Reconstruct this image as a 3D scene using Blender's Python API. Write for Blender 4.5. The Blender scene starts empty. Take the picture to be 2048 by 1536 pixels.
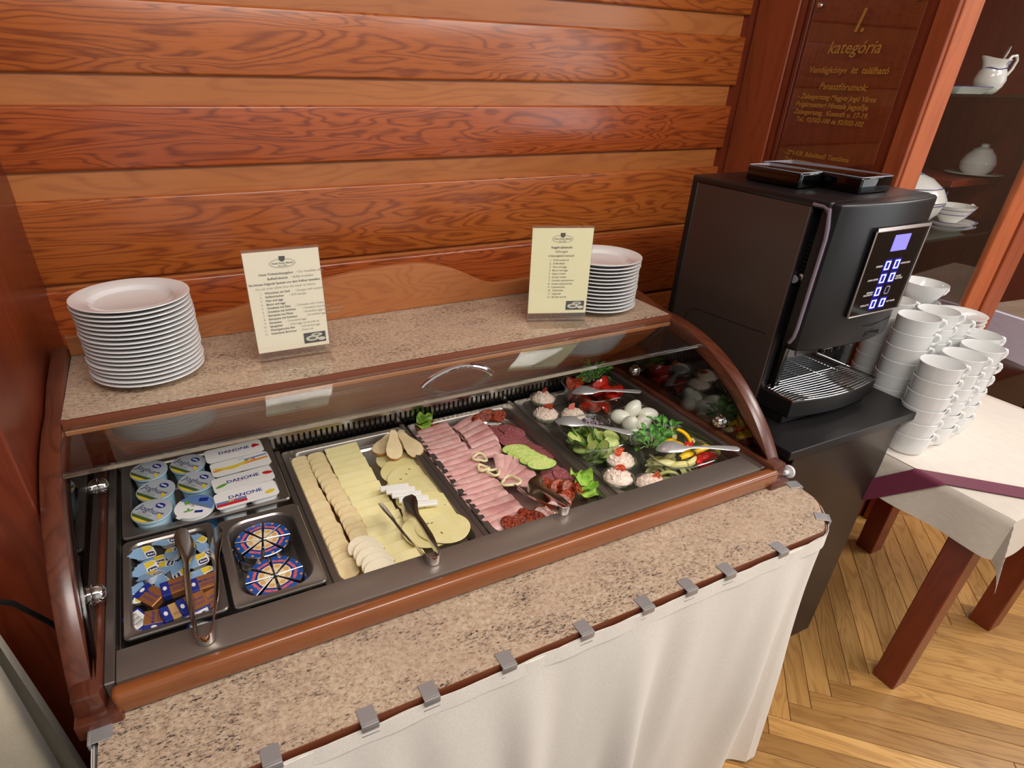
import bpy, bmesh, math, random
from mathutils import Vector, Matrix
random.seed(7)
PI = math.pi
S = bpy.context.scene
COL = S.collection
# ------------------------------------------------------------------ camera
cam_d = bpy.data.cameras.new('camera'); cam = bpy.data.objects.new('camera', cam_d); COL.objects.link(cam)
cam_d.sensor_width = 36; cam_d.lens = 21.3013; cam_d.shift_x = .03547; cam_d.shift_y = .05146; cam_d.clip_start = .02
Rm = ((0.89432, -0.21376, 0.39307), (-0.44681, -0.47293, 0.75941), (0.02357, -0.85478, -0.51846))
M = Matrix(((Rm[0][0], -Rm[0][1], -Rm[0][2]), (Rm[1][0], -Rm[1][1], -Rm[1][2]), (Rm[2][0], -Rm[2][1], -Rm[2][2]))).to_4x4()
M.translation = Vector((0.2027, -0.8130, 1.6402)); cam.matrix_world = M
S.camera = cam
# ------------------------------------------------------------------ world, lights, exposure
w = bpy.data.worlds.new('world'); S.world = w; w.use_nodes = True
w.node_tree.nodes['Background'].inputs[0].default_value = (.95, .92, .88, 1)
w.node_tree.nodes['Background'].inputs[1].default_value = .42
def area(name, loc, tgt, sx, sy, power, col):
    d = bpy.data.lights.new(name, 'AREA'); d.shape = 'RECTANGLE'; d.size = sx; d.size_y = sy; d.energy = power; d.color = col
    o = bpy.data.objects.new(name, d); COL.objects.link(o); o.location = loc
    o.rotation_euler = (Vector(tgt) - Vector(loc)).to_track_quat('-Z', 'Y').to_euler(); return o
area('overhead_light', (0.5, -1.15, 2.75), (0.5, -.2, 0.8), 1.4, .5, 24, (1, .95, .9))
area('overhead_light', (2.4, -1.5, 2.75), (2.1, -.5, 0.6), 1.4, .5, 24, (1, .95, .9))
area('overhead_light', (4.2, -.8, 2.75), (3.9, 0, .6), 1.0, .5, 22, (1, .96, .92))  # added fill, no known fixture: brightens the far table and its cloth
area('window_light', (4.6, -2.6, 1.7), (1.6, 0, .8), 1.6, 2.0, 20, (.95, .97, 1))
S.view_settings.view_transform = 'Standard'; S.view_settings.look = 'None'
S.view_settings.gamma = 1; S.view_settings.use_curve_mapping = False
S.view_settings.exposure = 0.42

# ------------------------------------------------------------------ helpers: materials
def sr(r, g, b):
    f = lambda c: (c / 255 / 12.92) if c <= 10 else ((c / 255 + .055) / 1.055) ** 2.4
    return (f(r), f(g), f(b), 1)
def newmat(name):
    m = bpy.data.materials.new(name); m.use_nodes = True
    return m, m.node_tree.nodes, m.node_tree.links, m.node_tree.nodes['Principled BSDF']
def plain(name, c, rough=.5, metal=0, coat=0, spec=.5, sss=0, trans=0, emit=None, es=1, alpha=1):
    m, n, l, p = newmat(name)
    p.inputs['Base Color'].default_value = c; p.inputs['Roughness'].default_value = rough
    p.inputs['Metallic'].default_value = metal; p.inputs['Coat Weight'].default_value = coat
    p.inputs['Specular IOR Level'].default_value = spec
    p.inputs['Subsurface Weight'].default_value = sss; p.inputs['Subsurface Scale'].default_value = .006
    p.inputs['Transmission Weight'].default_value = trans
    if emit: p.inputs['Emission Color'].default_value = emit; p.inputs['Emission Strength'].default_value = es
    return m
def coords(n, l, scale, rnd=True):
    tc = n.new('ShaderNodeTexCoord'); mp = n.new('ShaderNodeMapping'); mp.inputs['Scale'].default_value = scale
    l.new(tc.outputs['Object'], mp.inputs['Vector'])
    if not rnd: return mp.outputs[0]
    oi = n.new('ShaderNodeObjectInfo'); vm = n.new('ShaderNodeVectorMath'); vm.operation = 'SCALE'
    vm.inputs[0].default_value = (17.3, 31.7, 23.1); l.new(oi.outputs['Random'], vm.inputs['Scale'])
    ad = n.new('ShaderNodeVectorMath'); ad.operation = 'ADD'
    l.new(mp.outputs[0], ad.inputs[0]); l.new(vm.outputs[0], ad.inputs[1]); return ad.outputs[0]
def noise(n, l, vec, scale, detail=3, rough=.5, dist=0):
    t = n.new('ShaderNodeTexNoise'); t.inputs['Scale'].default_value = scale; t.inputs['Detail'].default_value = detail
    t.inputs['Roughness'].default_value = rough; t.inputs['Distortion'].default_value = dist
    l.new(vec, t.inputs['Vector']); return t.outputs['Fac']
def ramp(n, l, fac, stops):
    r = n.new('ShaderNodeValToRGB'); e = r.color_ramp.elements
    e[0].position, e[0].color = stops[0]; e[1].position, e[1].color = stops[-1]
    for pos, c in stops[1:-1]:
        x = e.new(pos); x.color = c
    l.new(fac, r.inputs['Fac']); return r.outputs['Color']
def math_(n, l, op, a, b=None):
    m = n.new('ShaderNodeMath'); m.operation = op
    for i, v in enumerate((a, b)):
        if v is None: continue
        if isinstance(v, (int, float)): m.inputs[i].default_value = v
        else: l.new(v, m.inputs[i])
    return m.outputs[0]
def mixc(n, l, fac, a, b, mode='MIX'):
    m = n.new('ShaderNodeMix'); m.data_type = 'RGBA'; m.blend_type = mode
    for i, v in ((0, fac), (6, a), (7, b)):
        if isinstance(v, (int, float, tuple)): m.inputs[i].default_value = v
        else: l.new(v, m.inputs[i])
    return m.outputs[2]
def bump(n, l, p, h, strength, dist=.002):
    b = n.new('ShaderNodeBump'); b.inputs['Strength'].default_value = strength; b.inputs['Distance'].default_value = dist
    l.new(h, b.inputs['Height']); l.new(b.outputs[0], p.inputs['Normal'])
def wood(name, base, light, dark, axis='x', rough=.28, figure=1.0, coat=.35, grain=1.0, vary=.0):
    m, n, l, p = newmat(name)
    i = 'xyz'.index(axis)
    def sc(a, c):
        v = [c, c, c]; v[i] = a; return tuple(v)
    v = coords(n, l, sc(2.0, 14))
    n1 = noise(n, l, v, 1.0, 2.5, .45, .6)
    rings = math_(n, l, 'SINE', math_(n, l, 'MULTIPLY', n1, 105 * figure))
    v2 = coords(n, l, sc(9, 330)); fine = noise(n, l, v2, 1.0, 2, .6)
    v3 = coords(n, l, sc(28, 240)); dash = noise(n, l, v3, 1.0, 2, .5)
    rr = math_(n, l, 'ADD', math_(n, l, 'MULTIPLY', rings, .5), .5)
    lines = math_(n, l, 'MULTIPLY', math_(n, l, 'POWER', rr, 3.0), math_(n, l, 'SMOOTH_MIN', math_(n, l, 'MULTIPLY', dash, 1.9), 1.0))
    big = noise(n, l, coords(n, l, sc(1.2, 5)), 1.0, 2)
    c = ramp(n, l, big, [(.3, base), (.7, light)])
    c = mixc(n, l, math_(n, l, 'MULTIPLY', lines, .78 * grain), c, dark)
    c = mixc(n, l, math_(n, l, 'MULTIPLY', math_(n, l, 'GREATER_THAN', fine, .58), .28 * grain), c, dark)
    if vary:
        oi = n.new('ShaderNodeObjectInfo'); hs = n.new('ShaderNodeHueSaturation'); l.new(c, hs.inputs['Color'])
        l.new(math_(n, l, 'ADD', math_(n, l, 'MULTIPLY', oi.outputs['Random'], 2 * vary), 1 - vary), hs.inputs['Value']); c = hs.outputs['Color']
    l.new(c, p.inputs['Base Color']); p.inputs['Roughness'].default_value = rough
    p.inputs['Coat Weight'].default_value = coat; p.inputs['Coat Roughness'].default_value = .22
    bump(n, l, p, fine, .12, .0006)
    return m
def speckle(name, c1, c2, scale, lo=.45, hi=.6, rough=.5, bumpy=0, bd=.002, coat=0, sss=0, c3=None):
    m, n, l, p = newmat(name)
    f = noise(n, l, coords(n, l, (1, 1, 1)), scale, 4, .6)
    c = ramp(n, l, f, [(lo, c1), (hi, c2)])
    if c3:
        f2 = noise(n, l, coords(n, l, (1, 1, 1)), scale * .23, 2); c = mixc(n, l, ramp(n, l, f2, [(.45, (0, 0, 0, 1)), (.7, (1, 1, 1, 1))]), c, c3)
    l.new(c, p.inputs['Base Color']); p.inputs['Roughness'].default_value = rough; p.inputs['Coat Weight'].default_value = coat
    p.inputs['Subsurface Weight'].default_value = sss; p.inputs['Subsurface Scale'].default_value = .004
    if bumpy: bump(n, l, p, f, bumpy, bd)
    return m
def granite(name):
    m, n, l, p = newmat(name)
    v = coords(n, l, (1, 1, 1), False); rot = n.new('ShaderNodeMapping'); rot.inputs['Rotation'].default_value = (0, 0, .35); rot.inputs['Scale'].default_value = (1, 2.3, 1)
    l.new(v, rot.inputs['Vector']); vs = rot.outputs[0]
    mid = noise(n, l, v, 120, 4, .75); fine = noise(n, l, vs, 120, 4, .75); clus = noise(n, l, vs, 8, 3, .6); tint = noise(n, l, v, 5, 3)
    c = ramp(n, l, mid, [(.32, sr(158, 134, 112)), (.5, sr(192, 168, 142)), (.70, sr(214, 196, 172))])
    c = mixc(n, l, ramp(n, l, tint, [(.4, (0, 0, 0, 1)), (.7, (.5, .5, .5, 1))]), c, sr(176, 150, 132))
    th = math_(n, l, 'ADD', fine, math_(n, l, 'MULTIPLY', math_(n, l, 'SUBTRACT', clus, .5), .33))
    c = mixc(n, l, ramp(n, l, th, [(.51, (0, 0, 0, 1)), (.62, (.8, .8, .8, 1))]), c, sr(130, 112, 98))
    c = mixc(n, l, ramp(n, l, th, [(.615, (0, 0, 0, 1)), (.65, (1, 1, 1, 1))]), c, sr(44, 38, 38))
    l.new(c, p.inputs['Base Color']); p.inputs['Roughness'].default_value = .42
    return m
def steel(name, c, rough, axis=None, aniso_bump=.1, metal=1):
    m, n, l, p = newmat(name); p.inputs['Base Color'].default_value = c; p.inputs['Metallic'].default_value = metal
    p.inputs['Roughness'].default_value = rough
    if axis:
        v = [400, 400, 400]; v['xyz'.index(axis)] = 6
        bump(n, l, p, noise(n, l, coords(n, l, tuple(v)), 1, 2), aniso_bump, .0004)
    return m
def pane(name, tint=(1, 1, 1, 1), ior=1.5, rough=.0, base=.0):
    m = bpy.data.materials.new(name); m.use_nodes = True; n = m.node_tree.nodes; l = m.node_tree.links
    n.remove(n['Principled BSDF']); out = n['Material Output']
    t = n.new('ShaderNodeBsdfTransparent'); t.inputs[0].default_value = tint
    g = n.new('ShaderNodeBsdfGlossy'); g.inputs['Roughness'].default_value = rough; g.inputs['Color'].default_value = (1, 1, 1, 1)
    lw = n.new('ShaderNodeLayerWeight'); lw.inputs['Blend'].default_value = .5
    r0 = ((ior - 1) / (ior + 1)) ** 2          # Schlick, the same on both faces of a thin pane
    f = math_(n, l, 'ADD', math_(n, l, 'MULTIPLY', math_(n, l, 'POWER', lw.outputs['Facing'], 5.0), 1 - r0), r0 + base)
    mx = n.new('ShaderNodeMixShader')
    l.new(f, mx.inputs[0]); l.new(t.outputs[0], mx.inputs[1]); l.new(g.outputs[0], mx.inputs[2])
    l.new(mx.outputs[0], out.inputs['Surface']); return m
def cloth(name, c, rough=.8, weave=.15, sheen=.2):
    m, n, l, p = newmat(name); p.inputs['Roughness'].default_value = rough; p.inputs['Sheen Weight'].default_value = sheen
    f = noise(n, l, coords(n, l, (500, 40, 500), False), 1, 2)
    d = tuple(x * .86 for x in c[:3]) + (1,)
    l.new(ramp(n, l, f, [(.3, d), (.65, c)]), p.inputs['Base Color'])
    bump(n, l, p, f, weave, .0006); return m

MT = {}
MT['oak_orange'] = wood('oak_orange', sr(170, 88, 36), sr(186, 102, 42), sr(116, 50, 22), 'x', .3, .9)
MT['oak_red'] = wood('oak_red', sr(164, 76, 32), sr(178, 90, 38), sr(106, 40, 18), 'x', .28, 1.1)
MT['oak_strip'] = wood('oak_strip', sr(172, 102, 50), sr(186, 114, 58), sr(144, 78, 38), 'x', .34, .5, .25, .6)
MT['oak_vert'] = wood('oak_vert', sr(148, 68, 34), sr(160, 78, 38), sr(112, 46, 22), 'z', .48, .3, .05, .5)
MT['oak_dark_vert'] = wood('oak_dark_vert', sr(106, 40, 20), sr(118, 48, 24), sr(78, 26, 12), 'z', .34, .35, .2, .55)
MT['oak_post'] = wood('oak_post', sr(170, 84, 38), sr(182, 94, 44), sr(134, 58, 26), 'z', .5, .3, .0, .5)
MT['mahog_x'] = wood('mahog_x', sr(136, 76, 38), sr(148, 86, 44), sr(108, 52, 26), 'x', .24, .3, .4, .4)
MT['mahog_y'] = wood('mahog_y', sr(86, 42, 28), sr(98, 50, 32), sr(58, 26, 18), 'y', .28, .5, .35, .7)
MT['upstand'] = wood('upstand', sr(164, 98, 52), sr(178, 112, 62), sr(140, 76, 40), 'x', .35, .8, .2, .6)
MT['parquet'] = wood('parquet', sr(176, 128, 70), sr(206, 160, 96), sr(138, 92, 46), 'x', .3, .6, .3, .6, .2)
MT['parquet_base'] = plain('parquet_base', sr(92, 60, 32), .7)
MT['leg_wood'] = wood('leg_wood', sr(112, 40, 20), sr(126, 48, 24), sr(78, 22, 12), 'z', .34, .4, .2, .4)
MT['cab_dark'] = wood('cab_dark', sr(82, 30, 17), sr(94, 36, 20), sr(56, 19, 11), 'z', .34, .4, .15, .5)
MT['granite'] = granite('granite')
MT['ceiling_white'] = plain('ceiling_white', sr(236, 232, 226), .8)
MT['edge_brown'] = plain('edge_brown', sr(112, 58, 34), .4)
MT['edge_tan'] = plain('edge_tan', sr(176, 120, 76), .4)
MT['steel_dark'] = steel('steel_dark', sr(152, 140, 131), .42, 'x', .1, .72)
MT['steel_dark_y'] = steel('steel_dark_y', sr(120, 110, 104), .42, 'y', .1, .75)
MT['steel'] = steel('steel', sr(200, 194, 188), .2)
MT['steel_pan'] = steel('steel_pan', sr(150, 142, 136), .3, None, 0, .85)
MT['steel_tray'] = steel('steel_tray', sr(216, 214, 212), .3)
MT['chrome'] = steel('chrome', sr(222, 220, 218), .07)
MT['spoon_steel'] = steel('spoon_steel', sr(226, 225, 226), .28, None, 0, .6)
MT['clip_steel'] = steel('clip_steel', sr(176, 174, 174), .42, None, 0, .6)
MT['glass'] = pane('glass', (.97, .98, .97, 1), 1.5, 0, .06)
MT['glass_cabinet'] = pane('glass_cabinet', (.97, .97, .97, 1), 1.4, 0, 0)
MT['glass_rim'] = pane('glass_rim', (.80, .89, .84, 1), 1.5, .06, .34)
MT['glass_side'] = pane('glass_side', (.55, .52, .5, 1), 1.5, 0, .03)
MT['glass_bowl'] = pane('glass_bowl', (.94, .975, .95, 1), 1.5, .02, .07)
MT['acrylic'] = pane('acrylic', (.96, .96, .95, 1), 1.45, .01, .02)
MT['glass_shelf'] = pane('glass_shelf', (.55, .7, .66, 1), 1.5, .0, .05)
MT['porcelain'] = plain('porcelain', sr(232, 231, 230), .12, coat=.5)
MT['porcelain_cup'] = plain('porcelain_cup', sr(226, 226, 224), .16, coat=.4)
MT['blue_line'] = plain('blue_line', sr(40, 52, 130), .3)
MT['paper'] = plain('paper', sr(247, 238, 216), .6)
MT['paper_yellow'] = plain('paper_yellow', sr(246, 238, 196), .6)
MT['ink'] = plain('ink', sr(58, 54, 48), .8)
MT['ink_mid'] = plain('ink_mid', sr(116, 110, 98), .8)
MT['ink_grey'] = plain('ink_grey', sr(150, 143, 126), .8)
MT['photo_dark'] = plain('photo_dark', sr(72, 70, 68), .7)
MT['photo_light'] = plain('photo_light', sr(206, 202, 184), .7)
MT['gold_letter'] = plain('gold_letter', sr(168, 118, 48), .5, .0)
MT['skirt'] = cloth('skirt', sr(236, 229, 218))
MT['linen'] = cloth('linen', sr(234, 224, 212), .75, .1, .15)
MT['linen_satin'] = cloth('linen_satin', sr(226, 216, 202), .42, .03, .1)
MT['burgundy'] = cloth('burgundy', sr(112, 30, 62), .55, .3, .3)
MT['blue_cloth'] = cloth('blue_cloth', sr(222, 221, 242), .7, .05)
MT['cream_cloth'] = cloth('cream_cloth', sr(190, 178, 156), .7, .05)
MT['grey_wood'] = wood('grey_wood', sr(150, 130, 112), sr(172, 152, 132), sr(118, 98, 84), 'x', .45, .4, .1, .4)
MT['black_matt'] = plain('black_matt', sr(19, 18, 19), .36)
MT['cab_inner'] = wood('cab_inner', sr(120, 42, 20), sr(134, 50, 24), sr(86, 26, 13), 'z', .5, .4, 0, .5)
MT['black_gloss'] = plain('black_gloss', sr(10, 9, 9), .08, coat=.6)
MT['black_soft'] = plain('black_soft', sr(20, 19, 19), .5)
MT['panel_brown'] = plain('panel_brown', sr(76, 62, 55), .36, .3)
MT['cab_front'] = plain('cab_front', sr(58, 48, 42), .32, .35)
MT['plate_black'] = plain('plate_black', sr(24, 22, 22), .42)
MT['lilac'] = plain('lilac', sr(134, 122, 138), .3, .3)
MT['smoke'] = pane('smoke', (.10, .095, .10, 1), 1.5, .03, .02)
MT['screen'] = plain('screen', sr(20, 20, 60), .3, emit=sr(128, 118, 255), es=1.25)
MT['glow'] = plain('glow', sr(4, 4, 24), .3, emit=sr(14, 8, 170), es=.75)
MT['led'] = plain('led', sr(120, 120, 250), .3, emit=sr(196, 200, 255), es=2.6)
MT['led_off'] = plain('led_off', sr(150, 150, 200), .4)
MT['white_print'] = plain('white_print', sr(205, 200, 200), .5)
MT['silver'] = steel('silver', sr(205, 192, 184), .18)
MT['key_grey'] = plain('key_grey', sr(120, 120, 130), .35)
MT['white_plastic'] = plain('white_plastic', sr(226, 226, 228), .3)
MT['cable'] = plain('cable', sr(12, 11, 11), .5)
# food
MT['tub_white'] = plain('tub_white', sr(226, 230, 232), .35)
MT['tub_pale'] = plain('tub_pale', sr(180, 215, 232), .35)
MT['tub_blue'] = plain('tub_blue', sr(24, 116, 190), .3)
MT['lid_grey'] = plain('lid_grey', sr(196, 202, 212), .32, .2)
MT['lid_white'] = plain('lid_white', sr(234, 232, 230), .32)
MT['lid_blue'] = plain('lid_blue', sr(98, 132, 188), .32, .1)
MT['lid_pale_blue'] = plain('lid_pale_blue', sr(142, 178, 214), .32, .1)
MT['navy'] = plain('navy', sr(34, 40, 88), .4)
MT['navy_deep'] = plain('navy_deep', sr(30, 46, 132), .3)
MT['print_green'] = plain('print_green', sr(70, 92, 50), .5)
MT['print_lime'] = plain('print_lime', sr(100, 160, 60), .5)
MT['print_yellow'] = plain('print_yellow', sr(226, 196, 56), .5)
MT['print_red'] = plain('print_red', sr(200, 36, 44), .45)
MT['print_orange'] = plain('print_orange', sr(226, 150, 60), .45)
MT['print_cream'] = plain('print_cream', sr(236, 214, 176), .45)
MT['print_biscuit'] = plain('print_biscuit', sr(220, 172, 108), .45)
MT['print_salmon'] = plain('print_salmon', sr(236, 104, 84), .45)
MT['wedge_blue'] = plain('wedge_blue', sr(28, 84, 170), .28, .1)
MT['foil'] = steel('foil', sr(206, 204, 204), .2)
MT['copper_foil'] = plain('copper_foil', sr(176, 116, 70), .3, .55)
MT['gold_foil'] = plain('gold_foil', sr(226, 182, 120), .32, .45)
MT['smoked'] = speckle('smoked_cheese', sr(236, 212, 160), sr(242, 222, 176), 60, .4, .65, .42, sss=.15)
MT['smoked_rim'] = plain('smoked_rim', sr(168, 112, 58), .5)
MT['wall_beige'] = plain('wall_beige', sr(120, 92, 70), .8)
MT['recess_shade'] = plain('recess_shade', sr(26, 11, 8), .6)  # near-black: shade of the deep left recess put into the wood colour
MT['gouda'] = speckle('yellow_cheese', sr(246, 232, 170), sr(249, 238, 186), 40, .4, .7, .4, sss=.15)
MT['trappist'] = speckle('round_cheese', sr(240, 226, 160), sr(246, 234, 178), 30, .4, .7, .4, sss=.15)
MT['olive'] = plain('herb_dark', sr(96, 92, 44), .6)
MT['feta'] = plain('white_cheese', sr(248, 246, 240), .5, sss=.1)
MT['apple'] = speckle('apple_flesh', sr(248, 234, 204), sr(252, 242, 218), 50, .4, .7, .4, sss=.15)
MT['apple_skin'] = plain('apple_skin', sr(214, 168, 96), .35)
MT['pear'] = speckle('pear_flesh', sr(238, 214, 168), sr(246, 228, 190), 60, .4, .7, .45, sss=.15)
MT['pear_skin'] = speckle('pear_skin', sr(176, 112, 48), sr(200, 146, 76), 70, .4, .65, .4)
MT['ham'] = speckle('ham', sr(218, 164, 160), sr(236, 190, 184), 55, .4, .65, .36, .08, .001, .15, .15, sr(206, 136, 134))
MT['ham_pale'] = speckle('ham_pale', sr(226, 166, 162), sr(238, 192, 186), 45, .4, .65, .36, .08, .001, .15, .15)
MT['salami'] = speckle('salami', sr(150, 70, 76), sr(214, 160, 158), 420, .5, .66, .42, .2, .0006)
MT['salami_rim'] = plain('salami_rim', sr(132, 56, 56), .45)
MT['sausage'] = speckle('dried_sausage', sr(96, 22, 10), sr(196, 84, 36), 170, .42, .62, .26, .7, .0012, .3)
MT['cuke'] = speckle('cucumber_flesh', sr(178, 204, 100), sr(208, 224, 140), 90, .4, .65, .3, sss=.1)
MT['cuke_core'] = speckle('cucumber_core', sr(190, 206, 110), sr(220, 226, 150), 260, .42, .6, .3)
MT['cuke_skin'] = speckle('cucumber_skin', sr(30, 76, 26), sr(58, 112, 40), 60, .4, .65, .3)
MT['lettuce'] = speckle('lettuce_leaf', sr(120, 172, 52), sr(178, 214, 96), 40, .4, .65, .4, .3, .002, 0, .1)
MT['lamb_leaf'] = speckle('lamb_lettuce_leaf', sr(64, 130, 44), sr(104, 168, 72), 60, .4, .65, .35)
MT['leaf_stem'] = plain('leaf_stem', sr(150, 186, 110), .4)
MT['tomato_skin'] = plain('tomato_skin', sr(190, 34, 22), .18, coat=.5)
MT['tomato_flesh'] = speckle('tomato_flesh', sr(204, 60, 36), sr(226, 104, 66), 90, .4, .62, .28, .2, .001, .2)
MT['tomato_seed'] = speckle('tomato_seed', sr(196, 40, 22), sr(240, 170, 110), 330, .52, .6, .25, .4, .001, .2)
MT['egg'] = plain('egg_white', sr(238, 238, 222), .3, sss=.25, coat=.15)
MT['pepper_yellow'] = plain('pepper_yellow', sr(244, 196, 20), .2, coat=.3)
MT['pepper_red'] = plain('pepper_red', sr(200, 40, 32), .22, coat=.3)
MT['pepper_pale'] = speckle('pepper_pale', sr(228, 220, 140), sr(240, 234, 176), 40, .4, .65, .3, sss=.1)
MT['pepper_ring'] = plain('pepper_ring', sr(238, 230, 180), .3, sss=.1)
MT['tuna'] = speckle('tuna_salad', sr(240, 208, 186), sr(252, 238, 224), 130, .38, .62, .5, .8, .003)
MT['tuna_crumb'] = plain('tuna_crumb', sr(250, 232, 216), .55)
MT['sprout'] = plain('sprout', sr(216, 200, 206), .4)
MT['sprout_dark'] = plain('sprout_dark', sr(74, 44, 74), .5)
MT['tureen_white'] = plain('tureen_white', sr(232, 230, 222), .15, coat=.4)

# ------------------------------------------------------------------ helpers: geometry
def bx(bm, x0, y0, z0, x1, y1, z1, bev=0, seg=2):
    vs = [bm.verts.new((x, y, z)) for z in (z0, z1) for y in (y0, y1) for x in (x0, x1)]
    fs = [(0, 2, 3, 1), (4, 5, 7, 6), (0, 1, 5, 4), (2, 6, 7, 3), (0, 4, 6, 2), (1, 3, 7, 5)]
    faces = [bm.faces.new([vs[i] for i in f]) for f in fs]
    if bev:
        ed = list({e for f in faces for e in f.edges})
        bmesh.ops.bevel(bm, geom=ed, offset=bev, segments=seg, affect='EDGES', profile=.5)
    return bm
def box(*a, **k): return bx(bmesh.new(), *a, **k)
def prism(bm, poly, axis, a0, a1, bev=0, seg=2):
    def P(u, v, a): return {'x': (a, u, v), 'y': (u, a, v), 'z': (u, v, a)}[axis]
    A = [bm.verts.new(P(u, v, a0)) for u, v in poly]; B = [bm.verts.new(P(u, v, a1)) for u, v in poly]
    n = len(poly); fs = [bm.faces.new(A[::-1]), bm.faces.new(B)]
    for i in range(n): fs.append(bm.faces.new((A[i], A[(i + 1) % n], B[(i + 1) % n], B[i])))
    bmesh.ops.recalc_face_normals(bm, faces=fs)
    if bev:
        ed = [e for e in {e for f in fs[:2] for e in f.edges}]
        bmesh.ops.bevel(bm, geom=ed, offset=bev, segments=seg, affect='EDGES', profile=.5)
    return bm
def lathe(bm, prof, n=32, c=(0, 0, 0), axis='z', a0=0, a1=2 * PI):
    full = abs(a1 - a0 - 2 * PI) < 1e-6; rings = []
    for r, z in prof:
        ring = []
        if r < 1e-6:
            v = bm.verts.new((0, 0, z)); ring = [v]
        else:
            for k in range(n if full else n + 1):
                a = a0 + (a1 - a0) * k / n; ring.append(bm.verts.new((r * math.cos(a), r * math.sin(a), z)))
        rings.append(ring)
    new = [v for r in rings for v in r]
    for A, B in zip(rings, rings[1:]):
        m = n if full else n
        for k in range(m):
            k2 = (k + 1) % n if full else k + 1
            if len(A) == 1 and len(B) == 1: continue
            if len(A) == 1: f = (A[0], B[k2], B[k])
            elif len(B) == 1: f = (A[k], A[k2], B[0])
            else: f = (A[k], A[k2], B[k2], B[k])
            try: bm.faces.new(f)
            except ValueError: pass
    R = {'z': Matrix.Identity(3), 'x': Matrix.Rotation(PI / 2, 3, 'Y'), '-x': Matrix.Rotation(-PI / 2, 3, 'Y'),
         'y': Matrix.Rotation(-PI / 2, 3, 'X'), '-y': Matrix.Rotation(PI / 2, 3, 'X')}[axis]
    for v in new: v.co = R @ v.co + Vector(c)
    return bm
def tube(bm, pts, r, n=8, caps=True, flat=1.0, closed=False):
    pts = [Vector(p) for p in pts]; N = len(pts); rings = []
    rs = r if isinstance(r, (list, tuple)) else [r] * N
    up = None
    for i, p in enumerate(pts):
        t = (pts[(i + 1) % N] - pts[i - 1]) if closed else (pts[min(i + 1, N - 1)] - pts[max(i - 1, 0)])
        t.normalize()
        if up is None: up = Vector((0, 0, 1)) if abs(t.z) < .9 else Vector((0, 1, 0))
        s = t.cross(up).normalized(); up = s.cross(t).normalized()
        rings.append([bm.verts.new(p + s * (math.cos(2 * PI * k / n) * rs[i]) + up * (math.sin(2 * PI * k / n) * rs[i] * flat)) for k in range(n)])
    for i in range(N if closed else N - 1):
        A, B = rings[i], rings[(i + 1) % N]
        for k in range(n): bm.faces.new((A[k], A[(k + 1) % n], B[(k + 1) % n], B[k]))
    if caps and not closed: bm.faces.new(rings[0][::-1]); bm.faces.new(rings[-1])
    return bm
def loft(bm, secs, caps=True, closed=True):
    R = [[bm.verts.new(p) for p in s] for s in secs]; n = len(R[0])
    for A, B in zip(R, R[1:]):
        for k in range(n if closed else n - 1): bm.faces.new((A[k], A[(k + 1) % n], B[(k + 1) % n], B[k]))
    if caps and closed: bm.faces.new(R[0][::-1]); bm.faces.new(R[-1])
    return bm
def sheet(bm, f, nu, nv, th=0):
    """surface f(u,v) for u,v in 0..1; with thickness th it becomes a closed slab"""
    g = [[Vector(f(i / nu, j / nv)) for j in range(nv + 1)] for i in range(nu + 1)]
    T = [[bm.verts.new(p) for p in row] for row in g]
    for i in range(nu):
        for j in range(nv): bm.faces.new((T[i][j], T[i + 1][j], T[i + 1][j + 1], T[i][j + 1]))
    if th:
        bm.normal_update(); B = [[bm.verts.new(v.co - v.normal * th) for v in row] for row in T]
        for i in range(nu):
            for j in range(nv): bm.faces.new((B[i][j + 1], B[i + 1][j + 1], B[i + 1][j], B[i][j]))
        rim = [(i, 0) for i in range(nu)] + [(nu, j) for j in range(nv)] + [(i, nv) for i in range(nu, 0, -1)] + [(0, j) for j in range(nv, 0, -1)]
        for a, b in zip(rim, rim[1:] + rim[:1]):
            bm.faces.new((T[b[0]][b[1]], T[a[0]][a[1]], B[a[0]][a[1]], B[b[0]][b[1]]))
    return bm
def rrect(w, h, r, n=5, cx=0, cy=0):
    P = []
    for sx, sy, a in ((1, 1, 0), (-1, 1, PI / 2), (-1, -1, PI), (1, -1, 3 * PI / 2)):
        for k in range(n + 1):
            t = a + PI / 2 * k / n; P.append((cx + sx * (w / 2 - r) + r * math.cos(t), cy + sy * (h / 2 - r) + r * math.sin(t)))
    return P
def mesh(bm, name, smooth=35):
    bmesh.ops.recalc_face_normals(bm, faces=bm.faces)
    me = bpy.data.meshes.new(name); bm.to_mesh(me); bm.free()
    if smooth:
        me.polygons.foreach_set('use_smooth', [True] * len(me.polygons)); me.set_sharp_from_angle(angle=math.radians(smooth))
    return me
def ob(name, geo, m, parent=None, loc=(0, 0, 0), rot=(0, 0, 0), world=False, smooth=35, kind=None, label=None):
    me = mesh(geo, name, smooth) if isinstance(geo, bmesh.types.BMesh) else geo
    if m and not me.materials: me.materials.append(MT[m])
    o = bpy.data.objects.new(name, me); COL.objects.link(o)
    o.location = loc; o.rotation_euler = rot
    if m and me.materials[0] != MT[m]: o.material_slots[0].link = 'OBJECT'; o.material_slots[0].material = MT[m]
    if parent:
        o.parent = parent
        if world: o.matrix_parent_inverse = parent.matrix_basis.inverted()
    if kind: o['kind'] = kind
    if label: o['label'] = label
    return o
def thing(name, label, cat, loc=(0, 0, 0), rot=(0, 0, 0), group=None):
    o = bpy.data.objects.new(name, None); COL.objects.link(o); o.empty_display_size = .02
    o.location = loc; o.rotation_euler = rot; return tag(o, label, cat, group)
def tag(o, label, cat, group=None):
    o['label'] = label; o['category'] = cat
    if group: o['group'] = group
    return o
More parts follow.
